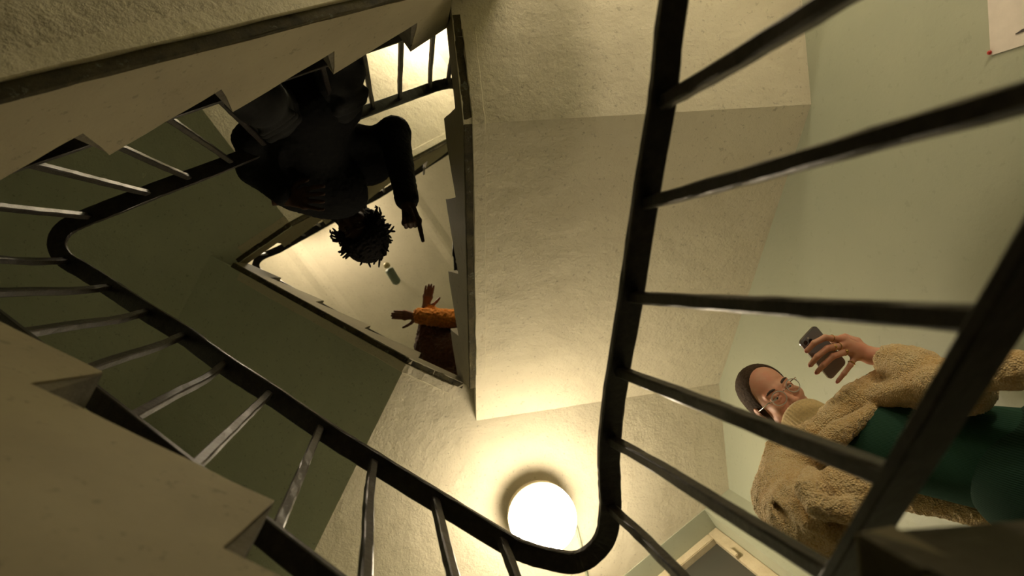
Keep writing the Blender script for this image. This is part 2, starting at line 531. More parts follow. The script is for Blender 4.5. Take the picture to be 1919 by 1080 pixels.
# ------------------------------------------------------------------ the railing, one continuous spiral
railing = thing('stair_railing', 'black iron railing with flat handrail and square balusters winding round the stairwell', 'railing', P(0, -.9, .377, -.5))
RO = [.377, .408, .723]
ctrl = [(P(0, t, .377, h), .040) for t, h in ((-.95, .27), (-.6, .51))]
ctrl += [(on_plane(x, y, 0, .377), w) for x, y, w in ((1262, 0, .036), (1240, 195, .038), (1213, 350, .040), (1182, 557, .042), (1150, 750, .044))]
ctrl += [(at(x, y, h), .045) for x, y, h in ((1141, 850, 1.125), (1142, 905, 1.15), (1143, 960, 1.17), (1130, 1016, 1.19), (1088, 1052, 1.205), (1040, 1050, 1.22), (985, 1035, 1.24))]
ctrl += [(on_plane(x, y, 1, .408), w) for x, y, w in ((940, 1013, .046), (815, 937, .048), (700, 866, .05), (600, 803, .051), (505, 738, .052), (420, 683, .053), (345, 628, .054), (275, 585, .054), (215, 545, .054))]
ctrl += [(at(x, y, h), .053) for x, y, h in ((160, 510, 2.12), (120, 485, 2.14), (107, 458, 2.15), (118, 432, 2.155), (150, 413, 2.165))]
ctrl += [(on_plane(x, y, 2, .723), .055) for x, y in ((215, 387), (310, 350), (400, 316), (500, 276), (600, 239), (700, 203), (790, 171))]
ctrl += [(at(x, y, h), .055) for x, y, h in ((826, 159, 3.2), (850, 157, 3.22), (867, 170, 3.235), (876, 195, 3.25))]
R3 = [(p + Vector((0, 0, TURN)), w) for p, w in ctrl[1:]]
R3 = [q for q in R3]
# soften the join at the third corner, then carry on for a second turn
full = ctrl + R3[2:-5] 
last = full[-1][0]
full += [(P(2, t, .723, 5.95 + .02 * i), .055) for i, t in enumerate((1.15, 1.5, 2.2, 2.6))]
pts = spline([q[0] for q in full], 6)
wd = np.interp(np.linspace(0, len(full) - 1, len(pts)), range(len(full)), [q[1] for q in full])
bm = bmesh.new(); sweep(bm, pts, list(wd), 0.016, jitter=0.0006)
from_bm('handrail', bm, M_IRON, railing)

# sloping bottom bars
def bar_h(k, t): return {0: .274, 1: .905, 2: 1.915}[k] + .664 * t
bars = [(0, -.75, .36), (1, -.40, .80), (2, -.80, .72)]
for up in (0, TURN):
    for k, t0, t1 in bars:
        bm = bmesh.new()
        sweep(bm, [P(k, t0 + (t1 - t0) * i / 12, RO[k], bar_h(k, t0 + (t1 - t0) * i / 12) + up) for i in range(13)], 0.040, 0.012, jitter=0.0006)
        from_bm('bottom_bar', bm, M_IRON, railing)

# balusters: (flight, pixel at the rail, pixel further down)
def rail_at(k, t):
    best = None
    n = len(pts)
    for p in pts[:int(n * .52)]:
        if abs(outw(k, p) - RO[k]) < .08:
            e = abs(along(k, p) - t)
            if best is None or e < best[0]: best = (e, p)
    return best[1]
BAL = [(0, (1240, 195), (1560, 0)), (0, (1205, 390), (1919, 183)), (0, (1180, 557), (1830, 597)), (0, (1160, 700), (1660, 890)),
       (0, (1135, 820), (1560, 1078)), (0, (1150, 955), (1270, 1080)),
       (1, (940, 1020), (965, 1080)), (1, (815, 945), (850, 1080)), (1, (697, 870), (685, 1080)), (1, (600, 808), (515, 1000)), (1, (505, 745), (375, 865)),
       (1, (420, 690), (235, 790)), (1, (350, 632), (185, 685)), (1, (275, 590), (60, 622)), (1, (205, 543), (0, 548)), (1, (120, 493), (0, 488)),
       (2, (168, 407), (0, 392)), (2, (275, 370), (60, 308)), (2, (358, 333), (235, 280)), (2, (442, 303), (320, 225)), (2, (506, 276), (428, 204)), (2, (571, 247), (517, 158)),
       (2, (630, 226), (604, 128)), (2, (703, 200), (683, 112)), (2, (752, 183), (752, 80)), (2, (802, 163), (811, 68)), (2, (838, 157), (858, 45))]
rr = random.Random(5)
BALP = []
for k, a, b in BAL:
    # rail point: nearest rail sample to the pixel ray
    def pix(p):
        w = np.array([p.x, p.y, p.z - ZO]); c = CAM.T @ w
        return CX + F_PX * c[0] / c[2], CY + F_PX * c[1] / c[2]
    half = pts[:int(len(pts) * .53)]
    top = min(half, key=lambda p: (pix(p)[0] - a[0]) ** 2 + (pix(p)[1] - a[1]) ** 2)
    bo = on_plane(b[0], b[1], k, RO[k])
    t1 = along(k, bo); h1 = bo.z - ZO
    t0 = along(k, top); h0 = top.z - ZO
    # carry the line on to the bottom bar
    g = (t1 - t0) / (h1 - h0) if abs(h1 - h0) > 1e-3 else 0
    g = max(-.25, min(.25, g))
    hb = h0 - .7
    for _ in range(6):
        tb_ = t0 + g * (hb - h0); hb = min(bar_h(k, tb_), h0 - .45)
    tb_ = t0 + g * (hb - h0)
    if tb_ < bars[k][1] or tb_ > bars[k][2]: hb = max(hb, (LF[{0: 0, 1: 1, 2: 2}[k]] if tb_ > bars[k][2] else LF[k - 1]))
    foot = P(k, tb_, RO[k], hb)
    top = Vector((top.x, top.y, top.z - .008))
    bow = OUT[k] * 0.005 + DIR[k] * rr.uniform(-.007, .003) * (0 if k == 2 and len(BALP) > 18 else 1)
    q = [top, top.lerp(foot, .3) + bow, top.lerp(foot, .65) + bow * .3, foot]
    BALP.append((q, k))
for up in (0, TURN):
    for q, k in BALP:
        q2 = [p + Vector((0, 0, up)) for p in q]
        bm = bmesh.new()
        sweep(bm, spline(q2, 6), [.0185] * 19, .0185, side=DIR[k], jitter=0.0007)
        from_bm('baluster', bm, M_IRON, railing)

# ------------------------------------------------------------------ globe lamps
def globe(pos, label, strength, r=.165, flip=1):
    root = thing('globe_lamp', label, 'lamp', pos + Vector((0, 0, r * .95)))
    bm = bmesh.new(); bmesh.ops.create_uvsphere(bm, u_segments=40, v_segments=20, radius=r)
    for v in bm.verts:
        if v.co.z > r * .75: v.co.z = r * .75
        v.co.z *= flip
        v.co += pos
    from_bm('glass_globe', bm, emit('lamp_glow', LAMP_COL, strength), root, True)
    bm = bmesh.new()
    tube(bm, [pos + Vector((0, 0, z * flip)) for z in (r * .24, r * .26, r * .55, r * .97, r * 1.0)], [r * .972, r * 1.0, r * .96, r * .7, r * .66], 40)
    from_bm('ceiling_collar', bm, M_WOOD, root, True)
    return root
lp = at(1017, 972, LS[3] - .17)
globe(lp, 'glowing white globe lamp on the cream landing underside', LAMP_MAIN)
lq = P(2, .98, 1.66, LS[5] - .18 - .3)
globe(P(2, 1.62, 1.72, LS[5] - .17), 'globe lamp on the top landing underside behind the dark figure', LAMP_UP)
globe(P(2, 1.2, 1.1, LS[2] - .17), 'globe lamp under the upper landing beside the rough underside', LAMP_SIDE)

globe(P(0, 1.3, .62, LS[0] - .17), 'added fill globe lamp under the landing the man with the phone stands on', LAMP_LOW_FILL)  # unseen lamp added as fill for the dark sides of the well
globe(at(572, 392, 6.95), 'globe lamp on the top ceiling above the topmost flight', LAMP_TOP)
sp_ = Vector((.85, -2.02, .55 + ZO))
globe(sp_, 'added small globe lamp beside the shadow blocker on the lower landing', LAMP_ADDED, .12, -1)  # unseen lamp, made up to light the right half of the landing underside
blocker = bpy.data.objects.new('shadow_blocker_1', None); COL.objects.link(blocker); blocker['kind'] = 'structure'  # unseen panel added to keep the left half of that underside in shadow
dd_ = Vector((.15, .99, 0)).normalized(); dn_ = Vector((-dd_.y, dd_.x, 0))
blocker.matrix_world = Matrix.Translation(Vector((.635, -2.03, LF[-1] + ZO)))
lc = Vector((.635, -1.98, 0)) + dd_ * .35
bm = bmesh.new(); box(bm, Vector((lc.x, lc.y, LF[-1] + 1.02 + ZO)), dd_, dn_, UPZ, .80, .04, 2.0, .004); from_bm('blocker_panel', bm, M_WOOD, blocker)
bm = bmesh.new(); hc = lc + dd_ * .33 - dn_ * .05; tube(bm, [Vector((hc.x, hc.y, LF[-1] + 1.02 + ZO)), Vector((hc.x, hc.y, LF[-1] + 1.02 + ZO)) - dd_ * .11], .01, 10); from_bm('blocker_handle', bm, M_BRASS, blocker, True)

# conduit beside the main lamp
bm = bmesh.new()
a, b = at(1080, 985, 2.975), at(1098, 1070, 2.975)
tube(bm, [a, a.lerp(b, .5) + Vector((.002, 0, 0)), b, b + (b - a) * 2], .007, 8)
tag(from_bm('conduit', bm, M_PIPE, None, True), 'thin cable conduit running from the lit globe lamp', 'conduit')

# ------------------------------------------------------------------ landing window
a, b = WIN
d = (b - a).normalized(); L = (b - a).length
n = Vector((d.y, -d.x, 0))
if n.dot(a) < 0: n = -n
win = bpy.data.objects.new('window_1', None); COL.objects.link(win)
s0, s1, z0, z1 = .18, L - .18, .345 + .95, 2.975
win.matrix_world = Matrix.Translation(a + d * (L / 2) + n * .2 + UPZ * (z0 + ZO))
win['kind'] = 'structure'
def wbox(name, s_, z_, w_, h_, dep, inset, mat, bev=.004):
    bm = bmesh.new(); p = a + d * s_ + n * inset
    box(bm, Vector((p.x, p.y, z_ + ZO)), d, n, UPZ, w_, dep, h_, bev)
    return from_bm(name, bm, mat, win)
zi = (z0 + z1) / 2; si = (s0 + s1) / 2
for s_ in (s0 + .03, s1 - .03): wbox('frame_jamb', s_, zi, .06, z1 - z0, .06, .15, M_WOOD)
for z_ in (z0 + .03, z1 - .03): wbox('frame_rail', si, z_, s1 - s0 - .12, .06, .06, .15, M_WOOD)
wbox('mullion', si, zi, .05, z1 - z0 - .12, .05, .15, M_WOOD)
for s_ in ((s0 + .06 + si - .025) / 2, (s1 - .06 + si + .025) / 2): wbox('pane', s_, zi, si - .025 - s0 - .06, z1 - z0 - .12, .006, .16, M_PANE, 0)
wbox('hinge', s0 + .055, 2.72, .02, .09, .03, .112, M_WOOD)
wbox('sill', si, z0 - .0, s1 - s0, .03, .2, .1, M_WOOD)

# paper notice on the right wall
bm = bmesh.new()
q = [P(0, t, WALL[0] - .004, h) for t, h in ((-.615, 1.42), (-.478, 1.40), (-.470, 1.20), (-.60, 1.10))]
lo_ = on_plane(1856, 104, 0, WALL[0] - .004); hi_ = on_plane(1849, -30, 0, WALL[0] - .004); r_ = on_plane(1990, 62, 0, WALL[0] - .004); r2 = on_plane(1990, -60, 0, WALL[0] - .004)
vs = [bm.verts.new(v) for v in (lo_, r_, r2, hi_)] + [bm.verts.new(v + OUT[0] * .003) for v in (lo_, r_, r2, hi_)]
bm.faces.new(vs[:4]); bm.faces.new(vs[4:])
for i in range(4): bm.faces.new((vs[i], vs[(i + 1) % 4], vs[4 + (i + 1) % 4], vs[4 + i]))
paper = thing('paper_notice', 'white paper notice pinned high on the green right wall', 'notice', lo_)
from_bm('sheet', bm, M_PAPER, paper)
bm = bmesh.new(); bmesh.ops.create_icosphere(bm, subdivisions=2, radius=.006)
for v in bm.verts: v.co = v.co + lo_.lerp(hi_, .04) - OUT[0] * .003
pin = from_bm('pin', bm, M_RED, paper, True); pin['label'] = 'red pin at the lower left corner'
bm = bmesh.new()
a_ = on_plane(1903, 64, 0, WALL[0] - .0055); b_ = on_plane(1930, 50, 0, WALL[0] - .0055)
sweep(bm, [a_, a_.lerp(b_, .5), b_], [.002, .007, .003], .001, side=(b_ - a_).cross(OUT[0]))
from_bm('ink_mark', bm, M_INK, paper)

# pendant lamp holder hanging from the top ceiling
pc = at(735, 515, 6.35)
pend = thing('pendant_bulb', 'small bare bulb and grey green holder hanging from top ceiling', 'lamp', (pc.x, pc.y, H_CEIL + ZO))
bm = bmesh.new(); tube(bm, [Vector((pc.x, pc.y, H_CEIL + ZO)), pc + Vector((0, 0, .1))], .006, 8); from_bm('cord', bm, M_INK, pend, True)
bm = bmesh.new(); tube(bm, [pc + Vector((.05, .085, .05)), pc + Vector((.045, .075, .04)), pc + Vector((-.03, -.05, -.03)), pc + Vector((-.035, -.06, -.035))], [.03, .045, .045, .03], 16)
from_bm('lamp_holder', bm, simple('grey_green_enamel', (.16, .19, .15), .5), pend, True)
bm = bmesh.new(); bmesh.ops.create_uvsphere(bm, u_segments=16, v_segments=10, radius=.034)
for v in bm.verts: v.co += pc + Vector((-.055, -.095, -.05))
from_bm('bulb', bm, simple('bulb_glass', (.55, .45, .24), .3), pend, True)
# ================================================================== PEOPLE
# organic shapes: smooth unions of tapered capsules and ellipsoids, meshed with surface nets
class Field:
    def __init__(self, lo, hi, res):
        self.lo = np.array(lo, float); self.res = res
        self.n = np.maximum(4, np.ceil((np.array(hi, float) - self.lo) / res).astype(int) + 1)
        self.f = np.full(self.n, 1.0, np.float32)
    def sub(self, a, b):
        i0 = np.clip(np.floor((np.array(a) - self.lo) / self.res).astype(int), 0, self.n)
        i1 = np.clip(np.ceil((np.array(b) - self.lo) / self.res).astype(int) + 1, 0, self.n)
        if np.any(i1 <= i0): return None, None
        ax = [self.lo[q] + self.res * np.arange(i0[q], i1[q]) for q in range(3)]
        g = np.meshgrid(*ax, indexing='ij')
        return tuple(slice(i0[q], i1[q]) for q in range(3)), np.stack(g, -1)
    def put(self, sl, d, k, op='add'):
        f = self.f[sl]
        if op == 'sub': d = -d; a, b = -f, -d; 
        if op == 'add':
            h = np.maximum(k - np.abs(f - d), 0) / k if k > 0 else 0
            self.f[sl] = np.minimum(f, d) - h * h * k * .25
        else:
            h = np.maximum(k - np.abs(f - d), 0) / k if k > 0 else 0
            self.f[sl] = np.maximum(f, d) + h * h * k * .25
    def cap(self, a, b, r1, r2=None, k=.02, op='add', flat=None):
        """tapered capsule; flat = (axis, factor) squeezes it along an axis"""
        r2 = r1 if r2 is None else r2
        a = np.array(a, float); b = np.array(b, float); m = max(r1, r2) * (1.0 if flat is None else max(1, 1 / flat[1] if flat[1] < 1 else 1)) + k + 2 * self.res
        sl, g = self.sub(np.minimum(a, b) - m, np.maximum(a, b) + m)
        if sl is None: return
        ab = b - a; t = np.clip(((g - a) @ ab) / max(ab @ ab, 1e-9), 0, 1)
        v = g - (a + t[..., None] * ab)
        if flat is not None:
            ax = np.array(flat[0], float); ax /= np.linalg.norm(ax)
            c = v @ ax
            v = v + ax * (c * (1 / flat[1] - 1))[..., None]
        d = np.linalg.norm(v, axis=-1) - (r1 + (r2 - r1) * t)
        if flat is not None: d = d * min(1, flat[1] * 1.3)
        self.put(sl, d.astype(np.float32), k, op)
    def ell(self, c, r, k=.02, op='add', R=None):
        c = np.array(c, float); r = np.array(r, float); m = r.max() + k + 2 * self.res
        sl, g = self.sub(c - m, c + m)
        if sl is None: return
        v = g - c
        if R is not None: v = v @ np.array(R).T
        q = np.linalg.norm(v / r, axis=-1); q2 = np.linalg.norm(v / (r * r), axis=-1) + 1e-9
        self.put(sl, (q * (q - 1) / q2).astype(np.float32), k, op)
    def path(self, pts, radii, k=.02, **kw):
        for i in range(len(pts) - 1): self.cap(pts[i], pts[i + 1], radii[i], radii[i + 1], k, **kw)
    def mesh(self):
        f = self.f; n = self.n
        s = f < 0
        c = np.zeros(n - 1, np.int8)
        for dx in (0, 1):
            for dy in (0, 1):
                for dz in (0, 1):
                    c += s[dx:n[0] - 1 + dx, dy:n[1] - 1 + dy, dz:n[2] - 1 + dz]
        cell = np.argwhere((c > 0) & (c < 8))
        idx = np.full(n - 1, -1, np.int32); idx[tuple(cell.T)] = np.arange(len(cell))
        acc = np.zeros((len(cell), 3)); cnt = np.zeros(len(cell))
        crn = [(x, y, z) for x in (0, 1) for y in (0, 1) for z in (0, 1)]
        for a in crn:
            for q in range(3):
                if a[q]: continue
                b = list(a); b[q] = 1
                fa = f[tuple((cell + a).T)]; fb = f[tuple((cell + b).T)]
                m = (fa < 0) != (fb < 0)
                t = np.zeros(len(cell)); t[m] = fa[m] / (fa[m] - fb[m])
                p = np.array(a, float)[None].repeat(len(cell), 0); p[:, q] += t
                acc[m] += p[m]; cnt[m] += 1
        V = self.lo + (cell + acc / np.maximum(cnt, 1)[:, None]) * self.res
        F = []
        for q in range(3):
            o = [0, 0, 0]; o[q] = 1
            A = s[:n[0] - o[0], :n[1] - o[1], :n[2] - o[2]]; B = s[o[0]:, o[1]:, o[2]:]
            e = np.argwhere(A != B)
            u, w = [(1, 2), (2, 0), (0, 1)][q]
            ok = (e[:, u] > 0) & (e[:, w] > 0) & (e[:, u] < n[u] - 1) & (e[:, w] < n[w] - 1)
            e = e[ok]
            def off(du, dw):
                z = e.copy(); z[:, u] -= du; z[:, w] -= dw; return idx[tuple(z.T)]
            quad = np.stack([off(0, 0), off(1, 0), off(1, 1), off(0, 1)], 1)
            flip = ~s[tuple(e.T)]
            quad[flip] = quad[flip][:, ::-1]
            F.append(quad)
        return V, np.concatenate(F)

def xf(V, o, R): return V @ np.array(R) + np.array(o)          # rows of R are the local axes in world

def placed(VF, o, R):
    V, F = VF
    return xf(V, o, R), (F[:, ::-1] if np.linalg.det(np.array(R)) < 0 else F)

def to_obj(name, parts, mat, parent, noise=0.0, seed=1):
    vs, fs, n = [], [], 0
    for V, F in parts:
        vs.append(V); fs.append(F + n); n += len(V)
    V = np.concatenate(vs); Fq = np.concatenate(fs)
    me = bpy.data.meshes.new(name)
    me.vertices.add(len(V)); me.loops.add(Fq.size); me.polygons.add(len(Fq))
    if noise:
        fn = np.cross(V[Fq[:, 2]] - V[Fq[:, 0]], V[Fq[:, 3]] - V[Fq[:, 1]])
        vn = np.zeros_like(V)
        for q in range(4): np.add.at(vn, Fq[:, q], fn)
        vn /= np.linalg.norm(vn, axis=1)[:, None] + 1e-12
        rng = np.random.default_rng(seed)
        d = rng.normal(0, 1, len(V))
        s2 = d.copy(); c2 = np.ones(len(V))
        for q in range(4):
            np.add.at(s2, Fq[:, q], d[Fq[:, (q + 1) % 4]]); np.add.at(c2, Fq[:, q], 1)
        V = V + vn * (s2 / c2 * noise)[:, None]
    me.vertices.foreach_set('co', V.astype(np.float32).ravel())
    me.loops.foreach_set('vertex_index', Fq.astype(np.int32).ravel())
    me.polygons.foreach_set('loop_start', np.arange(0, Fq.size, 4, dtype=np.int32))
    me.update(calc_edges=True); me.validate()
    me.polygons.foreach_set('use_smooth', np.ones(len(me.polygons), bool))
    return link(name, me, mat, parent)

def A(v): return np.array([v.x, v.y, v.z])

def skin_mat(name, base, red, rough=.45, spec=.5):
    m, nt, b = new_mat(name)
    tc = nd(nt, 'ShaderNodeTexCoord'); co = tc.outputs['Object']
    c, _ = noise_ramp(nt, 28, [(.35, base), (.7, red)], 5, .6, co)
    nt.links.new(c, b.inputs['Base Color'])
    b.inputs['Roughness'].default_value = rough
    b.inputs['Specular IOR Level'].default_value = spec
    b.inputs['Subsurface Weight'].default_value = .12
    b.inputs['Subsurface Radius'].default_value = (.012, .004, .002)
    _, h = noise_ramp(nt, 260, [(0, (0, 0, 0)), (1, (1, 1, 1))], 3, .6, co)
    bump(nt, b, h, .1, .0015)
    return m
M_SKIN = skin_mat('fair_skin', (.60, .33, .22), (.60, .26, .17), .55, .35)
M_SKIN2 = skin_mat('dark_brown_skin', (.026, .013, .007), (.036, .017, .009), .65, .15)
M_SKIN3 = skin_mat('warm_skin', (.20, .085, .05), (.22, .085, .05))
M_HAIR = simple('dark_brown_hair', (.055, .035, .022), .8, spec=.12, var=.4, vscale=150, bumps=[(180, .6, .003)])
M_BLACKHAIR = simple('black_hair', (.006, .005, .0045), .8, spec=.08)
M_BLACK = simple('black_jacket_cloth', (.007, .007, .007), .9, spec=.08, bumps=[(40, .3, .01)])
M_TROUSER = simple('charcoal_trouser_cloth', (.016, .016, .016), .9, spec=.08, var=.25, vscale=14, bumps=[(30, .3, .01)])
M_RUST = simple('rust_fuzzy_knit', (.15, .055, .025), .95, var=.35, vscale=60, bumps=[(90, .8, .01)], sheen=.3)
M_ORANGE = simple('orange_fuzzy_knit', (.80, .27, .03), .95, var=.25, vscale=60, bumps=[(90, .8, .01)], sheen=.2)
M_SOLE = simple('tan_shoe_sole', (.22, .15, .06), .6)
M_SHOE = simple('dark_shoe_leather', (.02, .018, .015), .5)
M_EYE = simple('eye_white', (.62, .58, .52), .2)
M_IRIS = simple('grey_blue_iris', (.07, .10, .11), .15)
M_LASH = simple('dark_brow_hair', (.045, .026, .016), .7)
M_LIP = simple('lip_skin', (.48, .15, .11), .4)
M_GOLD = simple('gold', (.60, .42, .14), .22, metal=1.0)
M_FRAME = simple('clear_grey_spectacle_frame', (.42, .40, .34), .18, spec=.7)
M_WIRE = simple('silver_wire', (.55, .52, .46), .2, metal=1.0)
M_KNIT = None

def ribbed(name, col, scale, axis='Z', depth=.004, strength=.7, dark=.6):
    m, nt, b = new_mat(name)
    tc = nd(nt, 'ShaderNodeTexCoord')
    uv = nd(nt, 'ShaderNodeMapping'); nt.links.new(tc.outputs['Object'], uv.inputs['Vector'])
    w = nd(nt, 'ShaderNodeTexWave', wave_type='BANDS', bands_direction=axis)
    w.inputs['Scale'].default_value = scale; w.inputs['Distortion'].default_value = .6; w.inputs['Detail'].default_value = 2
    nt.links.new(uv.outputs[0], w.inputs['Vector'])
    c = mix(nt, w.outputs['Fac'], tuple(x * dark for x in col), col)
    nt.links.new(c, b.inputs['Base Color'])
    b.inputs['Roughness'].default_value = .9
    b.inputs['Specular IOR Level'].default_value = .15
    bump(nt, b, w.outputs['Fac'], strength, depth)
    return m
M_GREENTOP = ribbed('green_ribbed_jersey', (.022, .066, .042), 95, 'Y', .002, .5, .8)
M_GREENLEG = ribbed('green_corduroy', (.016, .046, .030), 70, 'Y', .003, .5, .75)
M_COLLAR = ribbed('beige_ribbed_knit', (.50, .36, .16), 40, 'Z', .006, .9, .65)

def boucle():
    m, nt, b = new_mat('cream_boucle_pile')
    tc = nd(nt, 'ShaderNodeTexCoord'); co = tc.outputs['Object']
    c1, _ = noise_ramp(nt, 16, [(.35, (.82, .58, .26)), (.65, (.95, .80, .50))], 6, .7, co)
    c2, v = noise_ramp(nt, 240, [(0, (1, 1, 1)), (.6, (.74, .64, .50))], co is None, .5, co, 'vor')
    nt.links.new(mix(nt, .85, c1, mix(nt, 1, c1, c2, 'MULTIPLY')), b.inputs['Base Color'])
    b.inputs['Roughness'].default_value = .95
    b.inputs['Sheen Weight'].default_value = .3
    inv = nd(nt, 'ShaderNodeMath', operation='MULTIPLY'); inv.inputs[1].default_value = -1.0
    nt.links.new(v, inv.inputs[0])
    bump(nt, b, inv.outputs[0], .9, .006)
    return m
M_BOUCLE = boucle()

# ---------------------------------------------------------------- hands
def hand(F, wrist, mcp, pip, dip, tip, thumb, r=.0085, rw=.024, k=.006, back=None):
    """fingers given as lists of joints (index..little); thumb = (root, knuckle, joint, tip)"""
    for i in range(4):
        rr_ = r * (1.0, 1.03, .98, .85)[i]
        F.path([mcp[i], pip[i], dip[i], tip[i]], [rr_ * 1.15, rr_ * 1.02, rr_ * .93, rr_ * .8], k * .5)
    for i in range(4):      # metacarpals fan from the wrist
        w_ = wrist + (mcp[i] - (mcp[1] + mcp[2]) / 2) * .45
        F.cap(w_, mcp[i], rw * .55, r * 1.3, k * 2.2)
    for i in range(3): F.cap(mcp[i], mcp[i + 1], r * 1.05, r * 1.05, k * 2)
    F.path(list(thumb), [r * 1.5, r * 1.25, r * 1.08, r * .85], k)
    F.cap(thumb[0], wrist, r * 1.5, rw * .7, k * 2.5)

# ---------------------------------------------------------------- a head, built in its own axes: x = its left, y = forward, z = up
def head_field(res=.0026, mouth_open=0):
    F = Field((-.10, -.20, -.24), (.10, .075, .155), res)
    F.ell((0, -.088, .045), (.074, .098, .088), .01)
    F.ell((0, -.045, -.035), (.062, .062, .085), .03)
    F.ell((0, -.022, -.088), (.042, .036, .030), .02)
    F.ell((0, -.005, -.108), (.020, .018, .016), .02)
    for s in (-1, 1):
        F.ell((s * .040, -.008, -.032), (.022, .022, .020), .025)
        F.cap((s * .012, .008, .021), (s * .046, -.004, .022), .0095, .008, .016)
        F.ell((s * .032, .020, .001), (.0175, .016, .0125), .012, 'sub')
        F.ell((s * .079, -.082, -.012), (.008, .021, .032), .008)
        F.ell((s * .073, -.072, -.012), (.009, .012, .020), .006, 'sub')
        F.cap((s * .050, -.05, -.070), (s * .030, -.02, -.098), .018, .016, .03)
    F.cap((0, .006, .010), (0, .028, -.040), .0075, .0105, .012)
    F.ell((0, .031, -.043), (.0115, .0115, .010), .008)
    for s in (-1, 1):
        F.ell((s * .0125, .020, -.046), (.0075, .010, .0075), .006)
        F.ell((s * .0065, .026, -.053), (.0035, .004, .004), .003, 'sub')
        # eyelids
        F.cap((s * .019, .0095, .0068), (s * .032, .0105, .0088), .0048, .0052, .003); F.cap((s * .032, .0105, .0088), (s * .046, .002, .0055), .0052, .0046, .003)
        F.cap((s * .019, .0095, -.0068), (s * .032, .0095, -.0098), .0046, .0046, .003); F.cap((s * .032, .0095, -.0098), (s * .045, .002, -.0065), .0046, .0042, .003)
    F.cap((-.019, .008, -.071), (0, .016, -.068), .0055, .007, .006); F.cap((.019, .008, -.071), (0, .016, -.068), .0055, .007, .006)
    F.cap((-.016, .008, -.079), (.016, .008, -.079), .0075, .0075, .006)
    F.cap((-.020, .020, -.0745), (.020, .020, -.0745), .0022, .0022, .003, 'sub')
    F.cap((0, -.085, -.08), (0, -.095, -.22), .053, .056, .03)
    return F

def frame_from(f, up):
    f = np.array(f, float); f /= np.linalg.norm(f)
    z = np.array(up, float); z -= f * (z @ f); z /= np.linalg.norm(z)
    x = np.cross(f, z)          # person's right
    return np.array([-x, f, z])

def rot_about(R, axis_row, ang):
    a = R[axis_row]; c, s = math.cos(ang), math.sin(ang)
    K = np.array([[0, -a[2], a[1]], [a[2], 0, -a[0]], [-a[1], a[0], 0]])
    M = np.eye(3) + s * K + (1 - c) * K @ K
    return R @ M.T

def local_obj(name, bm, o, R, mat, parent, smooth=True):
    for v in bm.verts: v.co = Vector(xf(np.array([[v.co.x, v.co.y, v.co.z]]), o, R)[0])
    return from_bm(name, bm, mat, parent, smooth)

def eyes(o, R, parent, look=(0, 1, -.1), mat=None, white=None):
    for s in (-1, 1):
        c = np.array((s * .032, -.0008, .0))
        bm = bmesh.new(); bmesh.ops.create_uvsphere(bm, u_segments=20, v_segments=14, radius=.0122)
        for v in bm.verts: v.co += Vector(c)
        e = local_obj('eye', bm, o, R, white or M_EYE, parent)
        l = np.array(look, float); l /= np.linalg.norm(l)
        bm = bmesh.new(); bmesh.ops.create_uvsphere(bm, u_segments=16, v_segments=10, radius=.0070)
        for v in bm.verts: v.co = Vector(c + l * .0062) + v.co
        local_obj('iris', bm, o, R, mat or M_IRIS, e)
        bm = bmesh.new()
        b0 = [Vector((s * (.014 + .036 * u), .0155 - .010 * u * u, .0225 + .006 * math.sin(u * 2.6))) for u in (0, .25, .5, .75, 1)]
        tube(bm, b0, [.003, .0042, .0042, .0034, .0016], 8)
        local_obj('eyebrow', bm, o, R, M_LASH, parent)
# ================================================================== PERSON 1: green clothes, boucle coat, looking at the phone
FL01 = LF[0]
p1 = thing('person', 'person in cream boucle coat, green clothes and round glasses looking down at phone', 'person', at(1990, 880, 1.1) * 1.0)
p1.location.z = FL01 + ZO; bpy.context.view_layer.update()
RV, DV = CAM[:, 0], CAM[:, 1]
eye_mid = A(at(1465, 736.5, 1.78))
v = np.array([0, 0, ZO]) - eye_mid; v /= np.linalg.norm(v)
dn = RV * .745 + DV * .667
R1 = frame_from(v, -dn)
R1 = rot_about(R1, 2, math.radians(24))
R1 = rot_about(R1, 0, math.radians(4))
HF = head_field()
hv, hf = HF.mesh()
# fit: crown to chin of this head
HS1 = .98
head_w, hf1 = placed((hv * HS1, hf), eye_mid, R1)
def h1(p): return xf(np.array([p], float) * HS1, eye_mid, R1)[0]
nb = A(at(1548, 806, 1.53))                     # base of the neck
pel = A(at(1985, 878, 1.06))
chest = nb * .55 + pel * .45
shR, shL = A(at(1482, 884, 1.47)), A(at(1650, 742, 1.47))
elR, wrR = A(at(1520, 975, 1.20)), A(at(1580, 932, 1.13))
elL, wrL = A(at(1808, 730, 1.17)), A(at(1652, 669, 1.415))
side = (shL - shR); side /= np.linalg.norm(side)
up1 = nb - pel; up1 /= np.linalg.norm(up1)
fwd = np.cross(side, np.array([0, 0, 1.])); fwd /= np.linalg.norm(fwd)
if fwd @ v < 0: fwd = -fwd
feet = [np.array([pel[0] + s * side[0] * .10, pel[1] + s * side[1] * .10, FL01 + ZO]) for s in (-1, 1)]
B = Field(np.minimum.reduce([shR, shL, pel, elR, elL] + feet) - .22, np.maximum.reduce([shR, shL, nb, elR, elL, pel]) + .22, .009)
B.cap(h1((0, -.09, -.12)), nb - fwd * .02, .050, .048, .02)
B.cap(nb - up1 * .10, nb * .75 + pel * .25, .075, .11, .04, flat=(fwd, .8))
B.cap(nb * .75 + pel * .25, pel, .115, .125, .05, flat=(fwd, .8))
B.cap(shR, shL, .052, .052, .04)
for a, b_, c in ((shR, elR, wrR), (shL, elL, wrL)):
    B.cap(a, b_, .048, .038, .02); B.cap(b_, c, .038, .026, .02)
